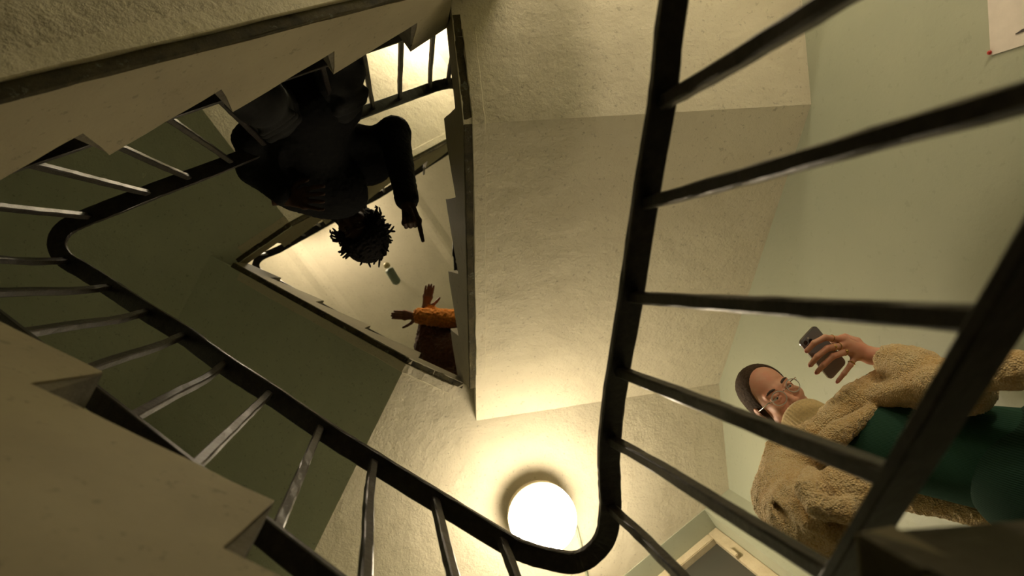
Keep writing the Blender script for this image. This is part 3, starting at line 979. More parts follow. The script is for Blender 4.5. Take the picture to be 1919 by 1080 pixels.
for s, ft in zip((-1, 1), feet):
    hip = pel + side * s * .085 - np.array([0, 0, .05]); kn = (hip + ft) / 2 + fwd * .03
    B.cap(hip, kn, .08, .055, .03); B.cap(kn, ft + np.array([0, 0, .09]), .052, .036, .02)
    B.cap(ft + np.array([0, 0, .05]), ft + np.array([0, 0, .035]) + fwd * .13, .035, .028, .02)
# left hand round the phone
def px(x, y, h): return A(at(x, y, h))
mcp = [px(1579, 637, 1.466), px(1585, 647, 1.460), px(1594, 656, 1.456), px(1604, 666, 1.452)]
pip = [px(1546, 633, 1.455), px(1551, 653, 1.448), px(1561, 668, 1.446), px(1594, 684, 1.448)]
dip = [px(1526, 643, 1.462), px(1532, 668, 1.456), px(1544, 684, 1.454), px(1582, 700, 1.455)]
tip = [px(1512, 658, 1.474), px(1519, 684, 1.474), px(1531, 698, 1.470), px(1570, 715, 1.468)]
thm = [px(1622, 658, 1.455), px(1606, 640, 1.480), px(1584, 632, 1.503), px(1560, 640, 1.508)]
HL = Field(np.minimum.reduce(mcp + pip + tip + thm + [wrL]) - .05, np.maximum.reduce(mcp + pip + tip + thm + [wrL]) + .05, .0021)
hand(HL, px(1633, 667, 1.435), mcp, pip, dip, tip, thm, r=.0085)
HL.cap(px(1633, 667, 1.435), wrL, .0215, .0225, .012, flat=((0, 0, 1), .8))
HL.cap(wrL, wrL + (elL - wrL) * .3, .0225, .03, .01)
# right hand tucked at the hip
wq = wrR; dq = px(1660, 895, 1.22) - wrR; dq /= np.linalg.norm(dq); sq = np.cross(dq, np.array([0, 0, 1.])); sq /= np.linalg.norm(sq)
mc2 = [wq + dq * .085 + sq * (.030 - .019 * i) for i in range(4)]
pi2 = [p + dq * .036 - up1 * .012 for p in mc2]; di2 = [p + dq * .018 - up1 * .016 for p in pi2]; ti2 = [p - up1 * .022 for p in di2]
th2 = [wq + dq * .03 + sq * .028, wq + dq * .055 + sq * .05, wq + dq * .085 + sq * .056, wq + dq * .108 + sq * .05]
H2 = Field(np.minimum.reduce(mc2 + ti2 + th2 + [wq]) - .05, np.maximum.reduce(mc2 + ti2 + th2 + [wq]) + .05, .003)
hand(H2, wq + dq * .01, mc2, pi2, di2, ti2, th2)
H2.cap(wq + dq * .01, wq - dq * .03, .024, .026, .012)
body1 = to_obj('body', [B.mesh(), (head_w, hf1), HL.mesh(), H2.mesh()], M_SKIN, p1)
look1 = xf(np.array([[0, 0, 0]]), (0, 0, 0), R1)
eyes(eye_mid, R1 * HS1, p1, look=(.28, .95, -.35))
# finger nails
for q, (tp, dp) in enumerate(zip(tip, dip)):
    ax = tp - dp; ax /= np.linalg.norm(ax)
    vn = np.array([0, 0, ZO]) - tp; vn -= ax * (vn @ ax); vn /= np.linalg.norm(vn)
    bm = bmesh.new(); bmesh.ops.create_uvsphere(bm, u_segments=10, v_segments=6, radius=1)
    sx = np.cross(ax, vn); c = tp + vn * .0056 + ax * .001
    for w in bm.verts: w.co = Vector(c + sx * (w.co.x * .0042) + ax * (w.co.y * .0055) + vn * (w.co.z * .0016))
    from_bm('finger_nail', bm, M_LIP, p1, True)
# rings
for (a, b_, u, rad, stone) in ((mcp[0], pip[0], .62, .0098, 0), (mcp[1], pip[1], .70, .0102, 1), (mcp[1], pip[1], .40, .0106, 0), (mcp[2], pip[2], .35, .0100, 2), (mcp[3], pip[3], .80, .0090, 1)):
    c = a + (b_ - a) * u; ax = Vector(b_ - a).normalized()
    s = ax.cross(UPZ).normalized(); t = ax.cross(s)
    bm = bmesh.new()
    tube(bm, [Vector(c) + (s * math.cos(i * math.pi / 10) + t * math.sin(i * math.pi / 10)) * rad for i in range(21)], .0012, 6, False)
    if stone:
        m2 = bmesh.ops.create_uvsphere(bm, u_segments=10, v_segments=6, radius=.0048 if stone == 2 else .0032)
        f_ = Vector((0, 0, ZO)) - Vector(c); f_ = (f_ - ax * f_.dot(ax)).normalized()
        for w in m2['verts']: w.co = Vector(c) + f_ * rad + w.co * 1.0
    from_bm('finger_ring', bm, M_GOLD, p1, True)
# hair: swept back from a high forehead
G = Field((-.11, -.22, -.10), (.11, .04, .16), .0032)
G.ell((0, -.094, .049), (.081, .104, .092), .005)
G.ell((0, -.110, .002), (.078, .088, .088), .02)
G.ell((0, .012, .012), (.090, .076, .112), .012, 'sub')
G.ell((0, -.05, -.105), (.12, .105, .085), .012, 'sub')
hv2, hf2 = G.mesh()
to_obj('hair', [placed((hv2 * HS1, hf2), eye_mid, R1)], M_HAIR, p1, .001, 3)
# moustache shadow
bm = bmesh.new()
tube(bm, [Vector((x, .0225 - abs(x) * .32, -.0615 - abs(x) * .10)) for x in (-.024, -.012, 0, .012, .024)], [.002, .0042, .0036, .0042, .002], 8)
local_obj('moustache', bm, eye_mid, R1 * HS1, M_LASH, p1)
# glasses
gl = bpy.data.objects.new('glasses', None); COL.objects.link(gl); gl.parent = p1
gl.matrix_world = Matrix.Translation(Vector(h1((0, .03, 0))))
bpy.context.view_layer.update()
def glass_lens(name):
    m, nt, b = new_mat(name)
    b.inputs['Base Color'].default_value = (1, 1, 1, 1); b.inputs['Roughness'].default_value = 0.02
    b.inputs['Transmission Weight'].default_value = 1.0; b.inputs['IOR'].default_value = 1.05
    return m
M_LENS = glass_lens('spectacle_lens')
for s in (-1, 1):
    c = Vector((s * .034, .030, -.005))
    ring = [c + Vector((math.cos(a) * .0245, -abs(math.cos(a)) * 0 - s * math.cos(a) * .004, math.sin(a) * .0225)) for a in [i * math.pi / 16 for i in range(33)]]
    bm = bmesh.new(); tube(bm, ring, .0017, 8, False); local_obj('rim', bm, eye_mid, R1 * HS1, M_FRAME, gl)
    bm = bmesh.new()
    vs0 = [bm.verts.new(p) for p in ring[:-1]]; vs1 = [bm.verts.new(p + Vector((0, .0012, 0))) for p in ring[:-1]]
    bm.faces.new(vs0); bm.faces.new(vs1)
    for i in range(32): bm.faces.new((vs0[i], vs0[(i + 1) % 32], vs1[(i + 1) % 32], vs1[i]))
    local_obj('lens', bm, eye_mid, R1 * HS1, M_LENS, gl, False)
    bm = bmesh.new(); tube(bm, [c + Vector((s * .0245, -.004, .006)), Vector((s * .069, .015, .006)), Vector((s * .079, -.03, .004)), Vector((s * .082, -.085, .002)), Vector((s * .08, -.10, -.015))], [.002, .0022, .0020, .002, .0018], 8)
    local_obj('temple_arm', bm, eye_mid, R1 * HS1, M_WIRE, gl)
bm = bmesh.new(); tube(bm, [Vector((-.0105, .031, .001)), Vector((0, .034, .005)), Vector((.0105, .031, .001))], .0014, 8)
local_obj('bridge', bm, eye_mid, R1 * HS1, M_WIRE, gl)
# turtleneck collar pulled over the chin
ct = A(at(1499, 777, 1.665)); cb = A(at(1540, 806, 1.555))
axn = cb - ct; axn /= np.linalg.norm(axn)
cx_ = R1[0] - axn * (R1[0] @ axn); cx_ /= np.linalg.norm(cx_); cy_ = np.cross(axn, cx_)
if cy_ @ R1[1] < 0: cy_ = -cy_
bm = bmesh.new()
NS, NR = 150, 12
prof = [(-.004, .0715), (-.010, .077), (.004, .081), (.03, .083), (.055, .086), (.10, .091), (.15, .110), (.20, .135)]
inner = [(.02, .069), (.0, .0685)]
rows = []
for (z, rd) in inner + prof:
    row = []
    for i in range(NS):
        a = 2 * math.pi * i / NS
        rb = rd + (.0014 if i % 3 == 0 else -.0010) * (1 if z > .002 else .3)
        p = ct + axn * (z + .012 * math.sin(a)) + cx_ * (rb * .93 * math.cos(a)) + cy_ * (rb * 1.0 * math.sin(a) - .028)
        row.append(bm.verts.new(Vector(p)))
    rows.append(row)
for r in range(len(rows) - 1):
    for i in range(NS): bm.faces.new((rows[r][i], rows[r][(i + 1) % NS], rows[r + 1][(i + 1) % NS], rows[r + 1][i]))
M_COL2 = simple('beige_knit', (.52, .38, .17), .95, var=.2, vscale=120, bumps=[(300, .5, .002)], sheen=.2)
from_bm('turtleneck', bm, M_COL2, p1, True)
# green jersey and trousers
Gt = Field(np.minimum.reduce([shR, shL, pel, elR, elL]) - .2, np.maximum.reduce([shR, shL, nb, pel]) + .2, .007)
Gt.cap(nb - up1 * .09, nb * .7 + pel * .3, .09, .128, .05, flat=(fwd, .75))
Gt.cap(nb * .7 + pel * .3, pel - up1 * .06, .128, .145, .05, flat=(fwd, .78))
Gt.cap(shR, shL, .062, .062, .05)
Gt.cap(shR, elR, .058, .048, .03); Gt.cap(elR, wrR * .62 + elR * .38, .048, .042, .03)
Gt.cap(shL, elL, .058, .048, .03)
to_obj('jersey', [Gt.mesh()], M_GREENTOP, p1)
T = Field(np.minimum.reduce([pel] + feet) - .24, pel + .24, .009)
T.cap(pel + side * -.06, pel + side * .06, .135, .135, .04, flat=(fwd, .9))
for s, ft in zip((-1, 1), feet):
    hip = pel + side * s * .085 - np.array([0, 0, .05]); kn = (hip + ft) / 2 + fwd * .03
    T.cap(hip, kn, .105, .08, .03); T.cap(kn, ft + np.array([0, 0, .07]), .08, .075, .03)
to_obj('trousers', [T.mesh()], M_GREENLEG, p1)
for ft in feet:
    S = Field(ft - .2, ft + .25, .006)
    S.cap(ft + np.array([0, 0, .045]) - fwd * .06, ft + np.array([0, 0, .038]) + fwd * .14, .045, .036, .02)
    sv, sf = S.mesh(); sv[:, 2] = np.maximum(sv[:, 2], FL01 + ZO + .002)
    to_obj('shoe', [(sv, sf)], M_SHOE, p1)
# the coat
Cc = Field(np.minimum.reduce([shR, shL, pel, elR, elL, wrR, wrL]) - .24, np.maximum.reduce([shR, shL, nb, elR, elL, wrL]) + .24, .0052)
sh_out = .012
# right sleeve: full, gathered at the elbow
Cc.path([shR, px(1478, 935, 1.36), elR + np.array([0, 0, .0])], [.080, .084, .092], .02)
Cc.path([elR, px(1558, 975, 1.14), px(1600, 935, 1.10)], [.092, .090, .076], .02)
# folds rolled round the sleeve
for (a, b_, c, r0) in (((1452, 905, 1.36), (1470, 950, 1.22), (1520, 985, 1.10), .030), ((1462, 965, 1.28), (1495, 1005, 1.16), (1560, 1005, 1.06), .030),
                       ((1480, 885, 1.36), (1497, 930, 1.20), (1540, 965, 1.08), .026), ((1490, 1010, 1.24), (1540, 1025, 1.14), (1590, 1000, 1.07), .030)):
    Cc.path([px(*a), px(*b_), px(*c)], [r0 * .6, r0, r0 * .8], .012)
for (a, b_, c) in (((1458, 915, 1.22), (1476, 960, 1.11), (1530, 1000, 1.04)), ((1468, 905, 1.20), (1488, 950, 1.085), (1540, 985, 1.02)),
                   ((1480, 900, 1.18), (1500, 942, 1.07), (1550, 968, 1.01)), ((1456, 945, 1.22), (1478, 992, 1.12), (1535, 1022, 1.06))):
    Cc.path([px(*a), px(*b_), px(*c)], [.007, .013, .008], .014, op='sub')
# edge of the cuff rolled round the pocketed hand
Cc.path([px(1520, 888, 1.20), px(1512, 918, 1.10), px(1534, 950, 1.06), px(1580, 958, 1.04), px(1612, 940, 1.06)], [.018, .022, .024, .024, .02], .008)
Cc.path([px(1528, 900, 1.07), px(1535, 928, 1.03), px(1562, 942, 1.02)], [.012, .018, .014], .006, op='sub')
# left sleeve
Cc.path([shL, elL, wrL + (elL - wrL) * .22], [.066, .056, .048], .02)
Cc.cap(wrL + (elL - wrL) * .16, wrL + (elL - wrL) * .30, .046, .052, .012)
Cc.cap(wrL + (elL - wrL) * .42, wrL + (elL - wrL) * .50, .058, .058, .010)
Cc.cap(wrL - (elL - wrL) * .1, wrL + (elL - wrL) * .17, .031, .033, .004, 'sub')
# collar, lapels, fronts and back
Cc.path([px(1468, 846, 1.50), px(1515, 822, 1.455), px(1560, 788, 1.44), px(1605, 762, 1.43)], [.048, .038, .034, .030], .016)
Cc.path([px(1480, 876, 1.42), px(1524, 852, 1.385), px(1572, 812, 1.365), px(1630, 774, 1.37)], [.046, .032, .030, .020], .014)
Cc.path([px(1575, 770, 1.47), px(1645, 746, 1.39), px(1750, 718, 1.21), px(1900, 694, 1.03), px(2060, 694, .90)], [.030, .034, .036, .038, .04], .016)
Cc.path([px(1640, 738, 1.47), px(1740, 712, 1.36), px(1800, 702, 1.26)], [.038, .036, .034], .02)
Cc.path([px(1556, 778, 1.47), px(1600, 746, 1.44), px(1668, 712, 1.42)], [.030, .036, .042], .016)
bk = -fwd * .10
Cc.path([nb + bk * .5 - up1 * .02, nb * .6 + pel * .4 + bk * 1.1, pel + bk * 1.3 - up1 * .15], [.09, .11, .12], .03, flat=(fwd, .55))
Cc.cap(shR + bk * .3, shL + bk * .3, .07, .07, .03)
cv, cf = Cc.mesh()
to_obj('coat', [(cv, cf)], M_BOUCLE, p1, .0026, 11)

# ------------------------------------------------------------------ the phone
ph = thing('smartphone', 'dark grey smartphone held flat in ringed hand, camera side down', 'phone', at(1540, 661, 1.488))
pc_ = A(at(1541, 661, 1.488)); la = A(at(1507, 622, 1.490)) - A(at(1574, 701, 1.486)); la /= np.linalg.norm(la)
wv = A(at(1553, 628, 1.49)) - pc_; wv -= la * (wv @ la); wv /= np.linalg.norm(wv)
nn_ = np.cross(la, wv); 
if nn_[2] > 0: nn_ = -nn_
LA, WV, NN = Vector(la), Vector(wv), Vector(nn_)
def rrect(c, hw, hl, rad, th, bev=.0012):
    bm = bmesh.new(); pts_ = []
    for sx, sy, a0 in ((1, 1, 0), (-1, 1, 90), (-1, -1, 180), (1, -1, 270)):
        for i in range(7):
            a = math.radians(a0 + i * 15)
            pts_.append((sx * (hw - rad) + rad * math.cos(a), sy * (hl - rad) + rad * math.sin(a)))
    lo_ = [bm.verts.new(c + WV * x + LA * y - NN * th / 2) for x, y in pts_]; hi_ = [bm.verts.new(c + WV * x + LA * y + NN * th / 2) for x, y in pts_]
    bm.faces.new(lo_); bm.faces.new(hi_)
    for i in range(len(pts_)): bm.faces.new((lo_[i], lo_[(i + 1) % len(pts_)], hi_[(i + 1) % len(pts_)], hi_[i]))
    if bev: bmesh.ops.bevel(bm, geom=[e for f in bm.faces if len(f.verts) > 10 for e in f.edges], offset=bev, segments=2, affect='EDGES')
    return bm
M_PHONE = simple('grey_phone_glass', (.20, .20, .215), .25, spec=.6)
M_PEDGE = simple('phone_steel_edge', (.35, .34, .36), .2, metal=1)
M_PLENS = simple('phone_lens_glass', (.006, .006, .008), .06, spec=.8)
M_SCREEN = emit('phone_screen', (.5, .6, .7), .25)
C0 = Vector(pc_)
from_bm('edge_band', rrect(C0, .0362, .0740, .011, .0066, .001), M_PEDGE, ph)
from_bm('back_glass', rrect(C0 + NN * .0036, .0350, .0728, .010, .0012, .0004), M_PHONE, ph)
from_bm('screen', rrect(C0 - NN * .0036, .0340, .0715, .009, .0012, .0004), M_SCREEN, ph)
bc = C0 + LA * .053 - WV * .015 + NN * .0048
cbp = from_bm('camera_plate', rrect(bc, .0165, .0170, .006, .0022, .0006), M_PHONE, ph)
for x, y in ((-.0075, .0075), (-.0075, -.0075), (.0075, .0)):
    bm = bmesh.new(); c = bc + WV * x + LA * y
    tube(bm, [c + NN * z for z in (0, .0022, .0026)], [.0062, .0062, .0050], 20); from_bm('camera_lens', bm, M_PLENS, cbp, False)
bm = bmesh.new(); c = bc + WV * .0075 + LA * .0115; tube(bm, [c, c + NN * .0014], [.0025, .0025], 12); from_bm('flash', bm, M_EYE, cbp)
# ================================================================== PERSON 2: dark figure leaning over the rail, pointing down
tr = {-1: 1.568, 0: 1.76, 1: 1.945}
p2 = thing('person', 'dark clothed person with short locs leaning over the railing, arm pointing down', 'person', P(2, .05, .85, 1.76))
up2 = np.array([0, 0, 1.])
ftL, ftR = A(P(2, -.135, .90, 1.568)), A(P(2, .36, .90, 1.945))
knL, knR = px(484, 186, 2.02), px(642, 132, 2.36)
hpL, hpR = px(510, 208, 2.47), px(622, 186, 2.56)
pe2 = (hpL + hpR) / 2 + up2 * .04
ch2, nk2 = px(590, 325, 2.86), px(655, 395, 2.97)
hd2 = px(672, 428, 2.93)
sL, sR = px(515, 312, 2.82), px(668, 300, 2.95)
eL, wL = px(482, 312, 2.60), px(538, 372, 2.56)
eR, wR = px(738, 250, 2.80), px(764, 380, 2.48)
fw2 = A(-OUT[2])
B2 = Field(np.minimum.reduce([ftL, ftR, pe2, sL, sR, eL, eR, wR, hd2]) - .2, np.maximum.reduce([ftL, ftR, pe2, sL, sR, eL, eR, wR, hd2]) + .2, .009)
for hp, kn, ft in ((hpL, knL, ftL), (hpR, knR, ftR)):
    B2.cap(hp, kn, .075, .052, .03); B2.cap(kn, ft + up2 * .08, .05, .036, .02)
    B2.cap(ft + up2 * .05 - fw2 * .05, ft + up2 * .035 + fw2 * .14, .034, .028, .02)
B2.cap(hpL, hpR, .085, .085, .03); B2.cap(pe2, ch2, .11, .13, .05); B2.cap(ch2, nk2, .12, .055, .05); B2.cap(sL, sR, .055, .055, .04)
B2.cap(nk2, hd2, .05, .055, .02)
for a, b_, c in ((sL, eL, wL), (sR, eR, wR)): B2.cap(a, b_, .048, .038, .02); B2.cap(b_, c, .036, .026, .02)
# head hanging, face down towards the well
f2 = np.array([-.35, -.1, -1.0]); u2 = hd2 - nk2; u2[2] += .02
R2 = frame_from(f2, u2)
em2 = hd2 + R2[1] * .075 + R2[2] * .01
head2 = placed((hv, hf), em2, R2)
# pointing hand
d2 = px(784, 470, 2.40) - wR; d2 /= np.linalg.norm(d2)
s2_ = np.cross(d2, np.array([0, 0, 1.])); s2_ /= np.linalg.norm(s2_); n2_ = np.cross(s2_, d2)
if (px(790, 430, 2.6) - px(760, 430, 2.6)) @ s2_ < 0: s2_ = -s2_
if n2_[2] > 0: n2_ = -n2_
mc = [wR + d2 * .088 + s2_ * (.026 - .018 * i) for i in range(4)]
pi_ = [mc[0] + d2 * .042] + [m + d2 * .030 + n2_ * .022 for m in mc[1:]]
di_ = [pi_[0] + d2 * .026] + [p - d2 * .006 + n2_ * .022 - s2_ * .002 for p in pi_[1:]]
ti_ = [di_[0] + d2 * .024] + [p - d2 * .020 + n2_ * .004 for p in di_[1:]]
th_ = [wR + d2 * .025 - s2_ * .012 + n2_ * .015, wR + d2 * .052 + n2_ * .030, wR + d2 * .078 + s2_ * .004 + n2_ * .036, wR + d2 * .098 + s2_ * .01 + n2_ * .034]
HP = Field(np.minimum.reduce(mc + ti_ + th_ + [wR]) - .06, np.maximum.reduce(mc + ti_ + th_ + [wR]) + .06, .0026)
hand(HP, wR + d2 * .008, mc, pi_, di_, ti_, th_, r=.0088, rw=.026)
HP.cap(wR + d2 * .01, wR - d2 * .07, .025, .030, .012)
# resting hand, fingers spread over the chest side
dL = px(596, 372, 2.52) - wL; dL /= np.linalg.norm(dL); sL_ = np.cross(dL, np.array([0, 0, 1.])); sL_ /= np.linalg.norm(sL_)
mL = [wL + dL * .075 + sL_ * (.034 - .022 * i) for i in range(4)]
pL_ = [m + dL * .040 + sL_ * (.010 - .006 * i) - up2 * .006 for i, m in enumerate(mL)]
dL_ = [p + dL * .022 + sL_ * (.004 - .003 * i) for i, p in enumerate(pL_)]
tL_ = [p + dL * .018 for p in dL_]
tlh = [wL + dL * .02 + sL_ * .03, wL + dL * .04 + sL_ * .055, wL + dL * .065 + sL_ * .07, wL + dL * .085 + sL_ * .075]
HQ = Field(np.minimum.reduce(mL + tL_ + tlh + [wL]) - .06, np.maximum.reduce(mL + tL_ + tlh + [wL]) + .06, .0028)
hand(HQ, wL, mL, pL_, dL_, tL_, tlh, r=.0088, rw=.026)
HQ.cap(wL, wL - dL * .06, .026, .03, .012)
to_obj('body', [B2.mesh(), head2, HP.mesh(), HQ.mesh()], M_SKIN2, p2)
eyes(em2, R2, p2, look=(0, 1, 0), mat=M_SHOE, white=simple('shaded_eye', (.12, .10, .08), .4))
# jacket
J = Field(np.minimum.reduce([pe2, sL, sR, eL, eR, wR]) - .25, np.maximum.reduce([pe2, sL, sR, eL, eR, ch2, nk2]) + .25, .007)
J.cap(pe2 + up2 * -.02, ch2, .155, .165, .06); J.cap(ch2, nk2, .155, .085, .06)
J.cap(hpL + up2 * .08, hpR + up2 * .08, .12, .12, .05)
J.cap(sL, sR, .075, .075, .05)
J.path([sL, eL, wL * .85 + eL * .15], [.078, .076, .050], .03)
J.path([sR, eR, wR - (wR - eR) * .06], [.080, .072, .046], .03)
J.cap(wR - (wR - eR) * .16, wR - (wR - eR) * .05, .046, .048, .01)
J.ell(px(600, 345, 2.78), (.19, .13, .13), .05)
J.ell(px(668, 266, 2.82), (.10, .08, .10), .05); J.ell(px(684, 308, 2.88), (.13, .10, .11), .04); J.cap(px(470, 262, 2.50), px(500, 300, 2.62), .07, .08, .05)
J.ell(px(625, 368, 2.80), (.15, .10, .11), .05); J.ell(px(555, 350, 2.72), (.12, .10, .12), .05)
to_obj('jacket', [J.mesh()], M_BLACK, p2, .002, 5)
# trousers with soft folds
T2 = Field(np.minimum.reduce([ftL, ftR, hpL, hpR]) - .22, np.maximum.reduce([hpL, hpR, knR]) + .22, .0075)
for hp, kn, ft in ((hpL, knL, ftL), (hpR, knR, ftR)):
    T2.cap(hp, kn, .098, .080, .04); T2.cap(kn, ft + up2 * .07, .078, .062, .03)
    rng = np.random.default_rng(int(ft[0] * 1000) % 97)
    for q in range(7):
        u = rng.uniform(.1, .95); c = hp + (kn - hp) * u; w = (kn - hp) / np.linalg.norm(kn - hp)
        a_ = np.cross(w, fw2); a_ /= np.linalg.norm(a_)
        T2.cap(c + fw2 * .088 - a_ * .06 + w * rng.uniform(-.03, .03), c + fw2 * .088 + a_ * .06 + w * rng.uniform(-.03, .03), .010, .010, .03)
T2.cap(hpL, hpR, .10, .10, .05); T2.cap(pe2, (hpL + hpR) / 2, .11, .11, .04)
to_obj('trousers', [T2.mesh()], M_TROUSER, p2)
for ft in (ftL, ftR):
    S = Field(ft - .24, ft + .26, .006)
    S.cap(ft + up2 * .05 - fw2 * .06, ft + up2 * .045 + fw2 * .15, .045, .040, .02)
    sv, sf = S.mesh(); sv[:, 2] = np.maximum(sv[:, 2], ft[2] + .018)
    so = to_obj('shoe', [(sv, sf)], M_SHOE, p2)
    S = Field(ft - .24, ft + .26, .006)
    S.cap(ft + up2 * .012 - fw2 * .06, ft + up2 * .012 + fw2 * .155, .047, .044, .02, flat=((0, 0, 1), .9))
    sv, sf = S.mesh(); sv[:, 2] = np.clip(sv[:, 2], ft[2] + .002, ft[2] + .024)
    s_ = to_obj('sole', [(sv, sf)], M_SOLE, so); s_['label'] = 'tan shoe sole'
# hair: a dense cap with short curling locs
G = Field((-.16, -.26, -.14), (.16, .07, .20), .005)
G.ell((0, -.095, .045), (.108, .124, .116), .01); G.ell((0, -.115, -.02), (.104, .10, .10), .02); G.ell((0, .040, -.02), (.075, .075, .085), .02, 'sub')
gv, gf = G.mesh()
hair2 = to_obj('hair', [placed((gv, gf), em2, R2)], M_BLACKHAIR, p2, .004, 9)
rng = np.random.default_rng(21)
bm = bmesh.new()
for i in range(190):
    a = rng.normal(0, 1, 3); a /= np.linalg.norm(a)
    if a[1] > .55 or a[2] < -.75: continue
    c = np.array([0, -.095, .03]) + a * np.array([.104, .118, .108])
    ln = rng.uniform(.018, .05); dr = a + rng.normal(0, .45, 3); dr /= np.linalg.norm(dr)
    cur = rng.normal(0, .6, 3)
    pp = [c + dr * ln * u + cur * ln * u * u * .5 for u in (0, .3, .6, .85, 1.0)]
    pp = [Vector(xf(np.array([q]), em2, R2)[0]) for q in pp]
    tube(bm, pp, [.0062, .0058, .0054, .0050, .003], 6)
for i in range(26):      # longer ones hanging at the sides
    s = -1 if i % 3 else 1
    c = np.array([s * rng.uniform(.07, .095), rng.uniform(-.10, -.02), rng.uniform(-.03, .05)])
    ln = rng.uniform(.05, .10)
    pp = [c + np.array([s * .018 * math.sin(u * 3), .15 * ln * u, -ln * u * .5]) + np.array([s * ln * .45 * u, 0, 0]) + rng.normal(0, .003, 3) for u in (0, .25, .5, .75, 1)]
    pp = [Vector(xf(np.array([q]), em2, R2)[0]) for q in pp]
    tube(bm, pp, [.0062, .006, .0055, .005, .003], 6)
from_bm('locs', bm, M_BLACKHAIR, hair2, True)

# ================================================================== PERSON 3: orange sleeves reaching over the upper rail
p3 = thing('person', 'person in fuzzy orange and rust jacket reaching both hands over the upper rail', 'person', P(0, .45, .75, LF[3]))
f3 = [A(P(0, .40, .62, LF[3])), A(P(0, .60, .66, LF[3]))]
pe3 = A(P(0, .50, .60, LF[3] + .84)); nk3 = px(838, 656, 4.22); ch3 = px(842, 668, 4.08)
hd3 = px(842, 678, 4.26)
s3a, s3b = px(826, 630, 4.14), px(826, 690, 4.12)
w3a, e3a = px(783, 592, 4.02), px(872, 600, 4.06)
w3b, e3b = px(797, 579, 4.16), px(856, 618, 4.18)
B3 = Field(np.minimum.reduce(f3 + [pe3, s3a, w3a, w3b, hd3]) - .2, np.maximum.reduce(f3 + [pe3, s3b, hd3, e3a]) + .25, .01)
for ft, sgn in zip(f3, (-1, 1)):
    hp = pe3 + A(DIR[0]) * sgn * .09; B3.cap(hp, (hp + ft) / 2, .075, .052, .03); B3.cap((hp + ft) / 2, ft + up2 * .08, .05, .036, .02)
    B3.cap(ft + up2 * .05, ft + up2 * .035 - A(OUT[0]) * .12, .034, .028, .02)
B3.cap(pe3, ch3, .11, .12, .05); B3.cap(ch3, nk3, .10, .055, .04); B3.cap(nk3, hd3, .05, .05, .02)
B3.path([s3b, e3a, w3a], [.048, .038, .026], .02); B3.path([s3a, e3b, w3b], [.048, .038, .026], .02)
parts3 = [B3.mesh()]
def open_hand(w, tip_, side_px, thumb_sgn, spread=.006, size=1.0):
    d = tip_ - w; d /= np.linalg.norm(d); s = side_px - w; s -= d * (s @ d); s /= np.linalg.norm(s); n = np.cross(s, d)
    m = [w + d * .085 * size + s * thumb_sgn * (.022 - .0145 * i) for i in range(4)]
    p = [m[i] + d * .040 * size * (.95, 1.05, 1, .8)[i] + s * thumb_sgn * spread * (1.5 - i) for i in range(4)]
    q = [p[i] + d * .024 * size * (.95, 1.05, 1, .8)[i] + s * thumb_sgn * spread * .5 * (1.5 - i) for i in range(4)]
    t = [q[i] + d * .020 * size for i in range(4)]
    th = [w + d * .02 + s * thumb_sgn * .026, w + d * .042 + s * thumb_sgn * .05, w + d * .066 + s * thumb_sgn * .068, w + d * .092 + s * thumb_sgn * .082]
    H_ = Field(np.minimum.reduce(m + t + th + [w]) - .05, np.maximum.reduce(m + t + th + [w]) + .05, .0032)
    hand(H_, w + d * .01, m, p, q, t, th, r=.0085, rw=.025)
    H_.cap(w + d * .01, w - d * .05, .024, .028, .012)
    return H_.mesh()
parts3.append(open_hand(w3a, px(727, 589, 4.0), px(775, 640, 4.0), 1, .0008))
parts3.append(open_hand(w3b, px(809, 518, 4.14), px(840, 560, 4.14), 1, .002))
R3_ = frame_from(np.array([.55, .45, -.6]), np.array([.0, .2, 1.0]))
em3 = hd3 + R3_[1] * .075
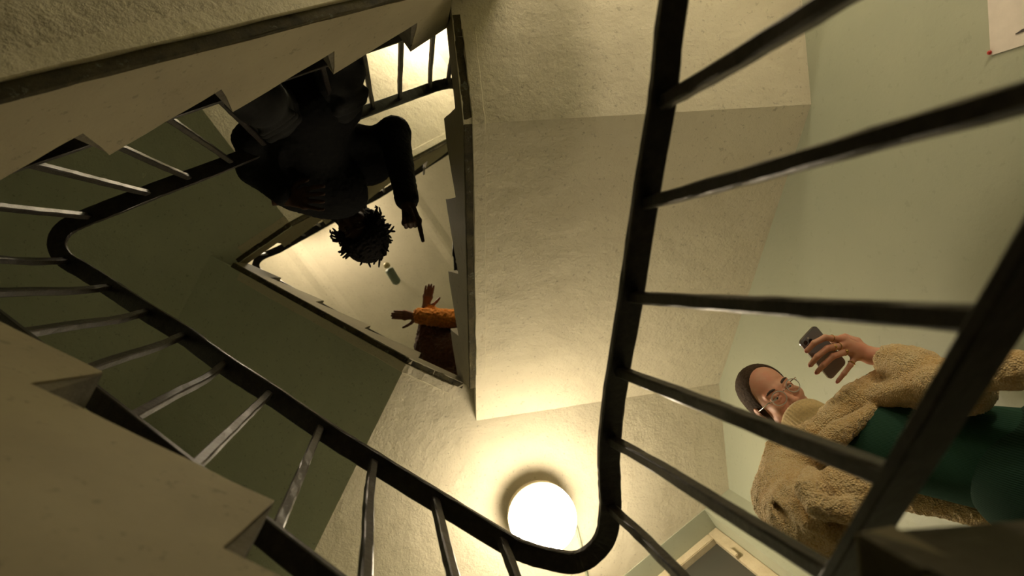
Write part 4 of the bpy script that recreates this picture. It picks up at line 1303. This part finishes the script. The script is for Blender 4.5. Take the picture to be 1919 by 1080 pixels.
parts3.append(placed((hv, hf), em3, R3_))
to_obj('body', parts3, M_SKIN3, p3)
eyes(em3, R3_, p3)
K = Field(np.minimum.reduce([pe3, s3a, s3b, w3a, w3b]) - .25, np.maximum.reduce([pe3, s3a, s3b, e3a, ch3]) + .28, .008)
K.cap(pe3, ch3, .15, .16, .05); K.cap(ch3, nk3, .14, .08, .05); K.cap(s3a, s3b, .08, .08, .04)
K.path([px(800, 612, 4.10), px(802, 650, 4.08), px(818, 690, 4.02)], [.06, .085, .085], .03)
K.path([s3b, px(860, 640, 4.08)], [.085, .07], .03)
to_obj('jacket', [K.mesh()], M_RUST, p3, .007, 4)
K2 = Field(np.minimum.reduce([w3a, w3b, e3a]) - .2, np.maximum.reduce([e3a, e3b, w3b]) + .25, .007)
K2.path([e3a, w3a + (e3a - w3a) * .05], [.066, .054], .02); K2.path([e3b, w3b + (e3b - w3b) * .12], [.066, .050], .02)
so3 = to_obj('sleeves', [K2.mesh()], M_ORANGE, p3, .007, 6); so3['label'] = 'bright orange sleeves'
K3 = Field(np.minimum.reduce(f3 + [pe3]) - .22, pe3 + .25, .011)
for ft, sgn in zip(f3, (-1, 1)):
    hp = pe3 + A(DIR[0]) * sgn * .09; K3.cap(hp, ft + up2 * .06, .10, .07, .03)
to_obj('trousers', [K3.mesh()], M_TROUSER, p3)
for ft in f3:
    S = Field(ft - .22, ft + .22, .008); S.cap(ft + up2 * .045 + A(OUT[0]) * .06, ft + up2 * .04 - A(OUT[0]) * .13, .045, .036, .02)
    sv, sf = S.mesh(); sv[:, 2] = np.maximum(sv[:, 2], ft[2] + .002); to_obj('shoe', [(sv, sf)], M_SHOE, p3)
G = Field((-.13, -.24, -.24), (.13, .06, .17), .005)
G.ell((0, -.095, .048), (.088, .110, .098), .01); G.ell((0, -.125, -.08), (.088, .07, .13), .03); G.ell((0, .035, -.02), (.068, .082, .095), .02, 'sub')
gv, gf = G.mesh()
to_obj('hair', [placed((gv, gf), em3, R3_)], M_BLACKHAIR, p3, .004, 2)
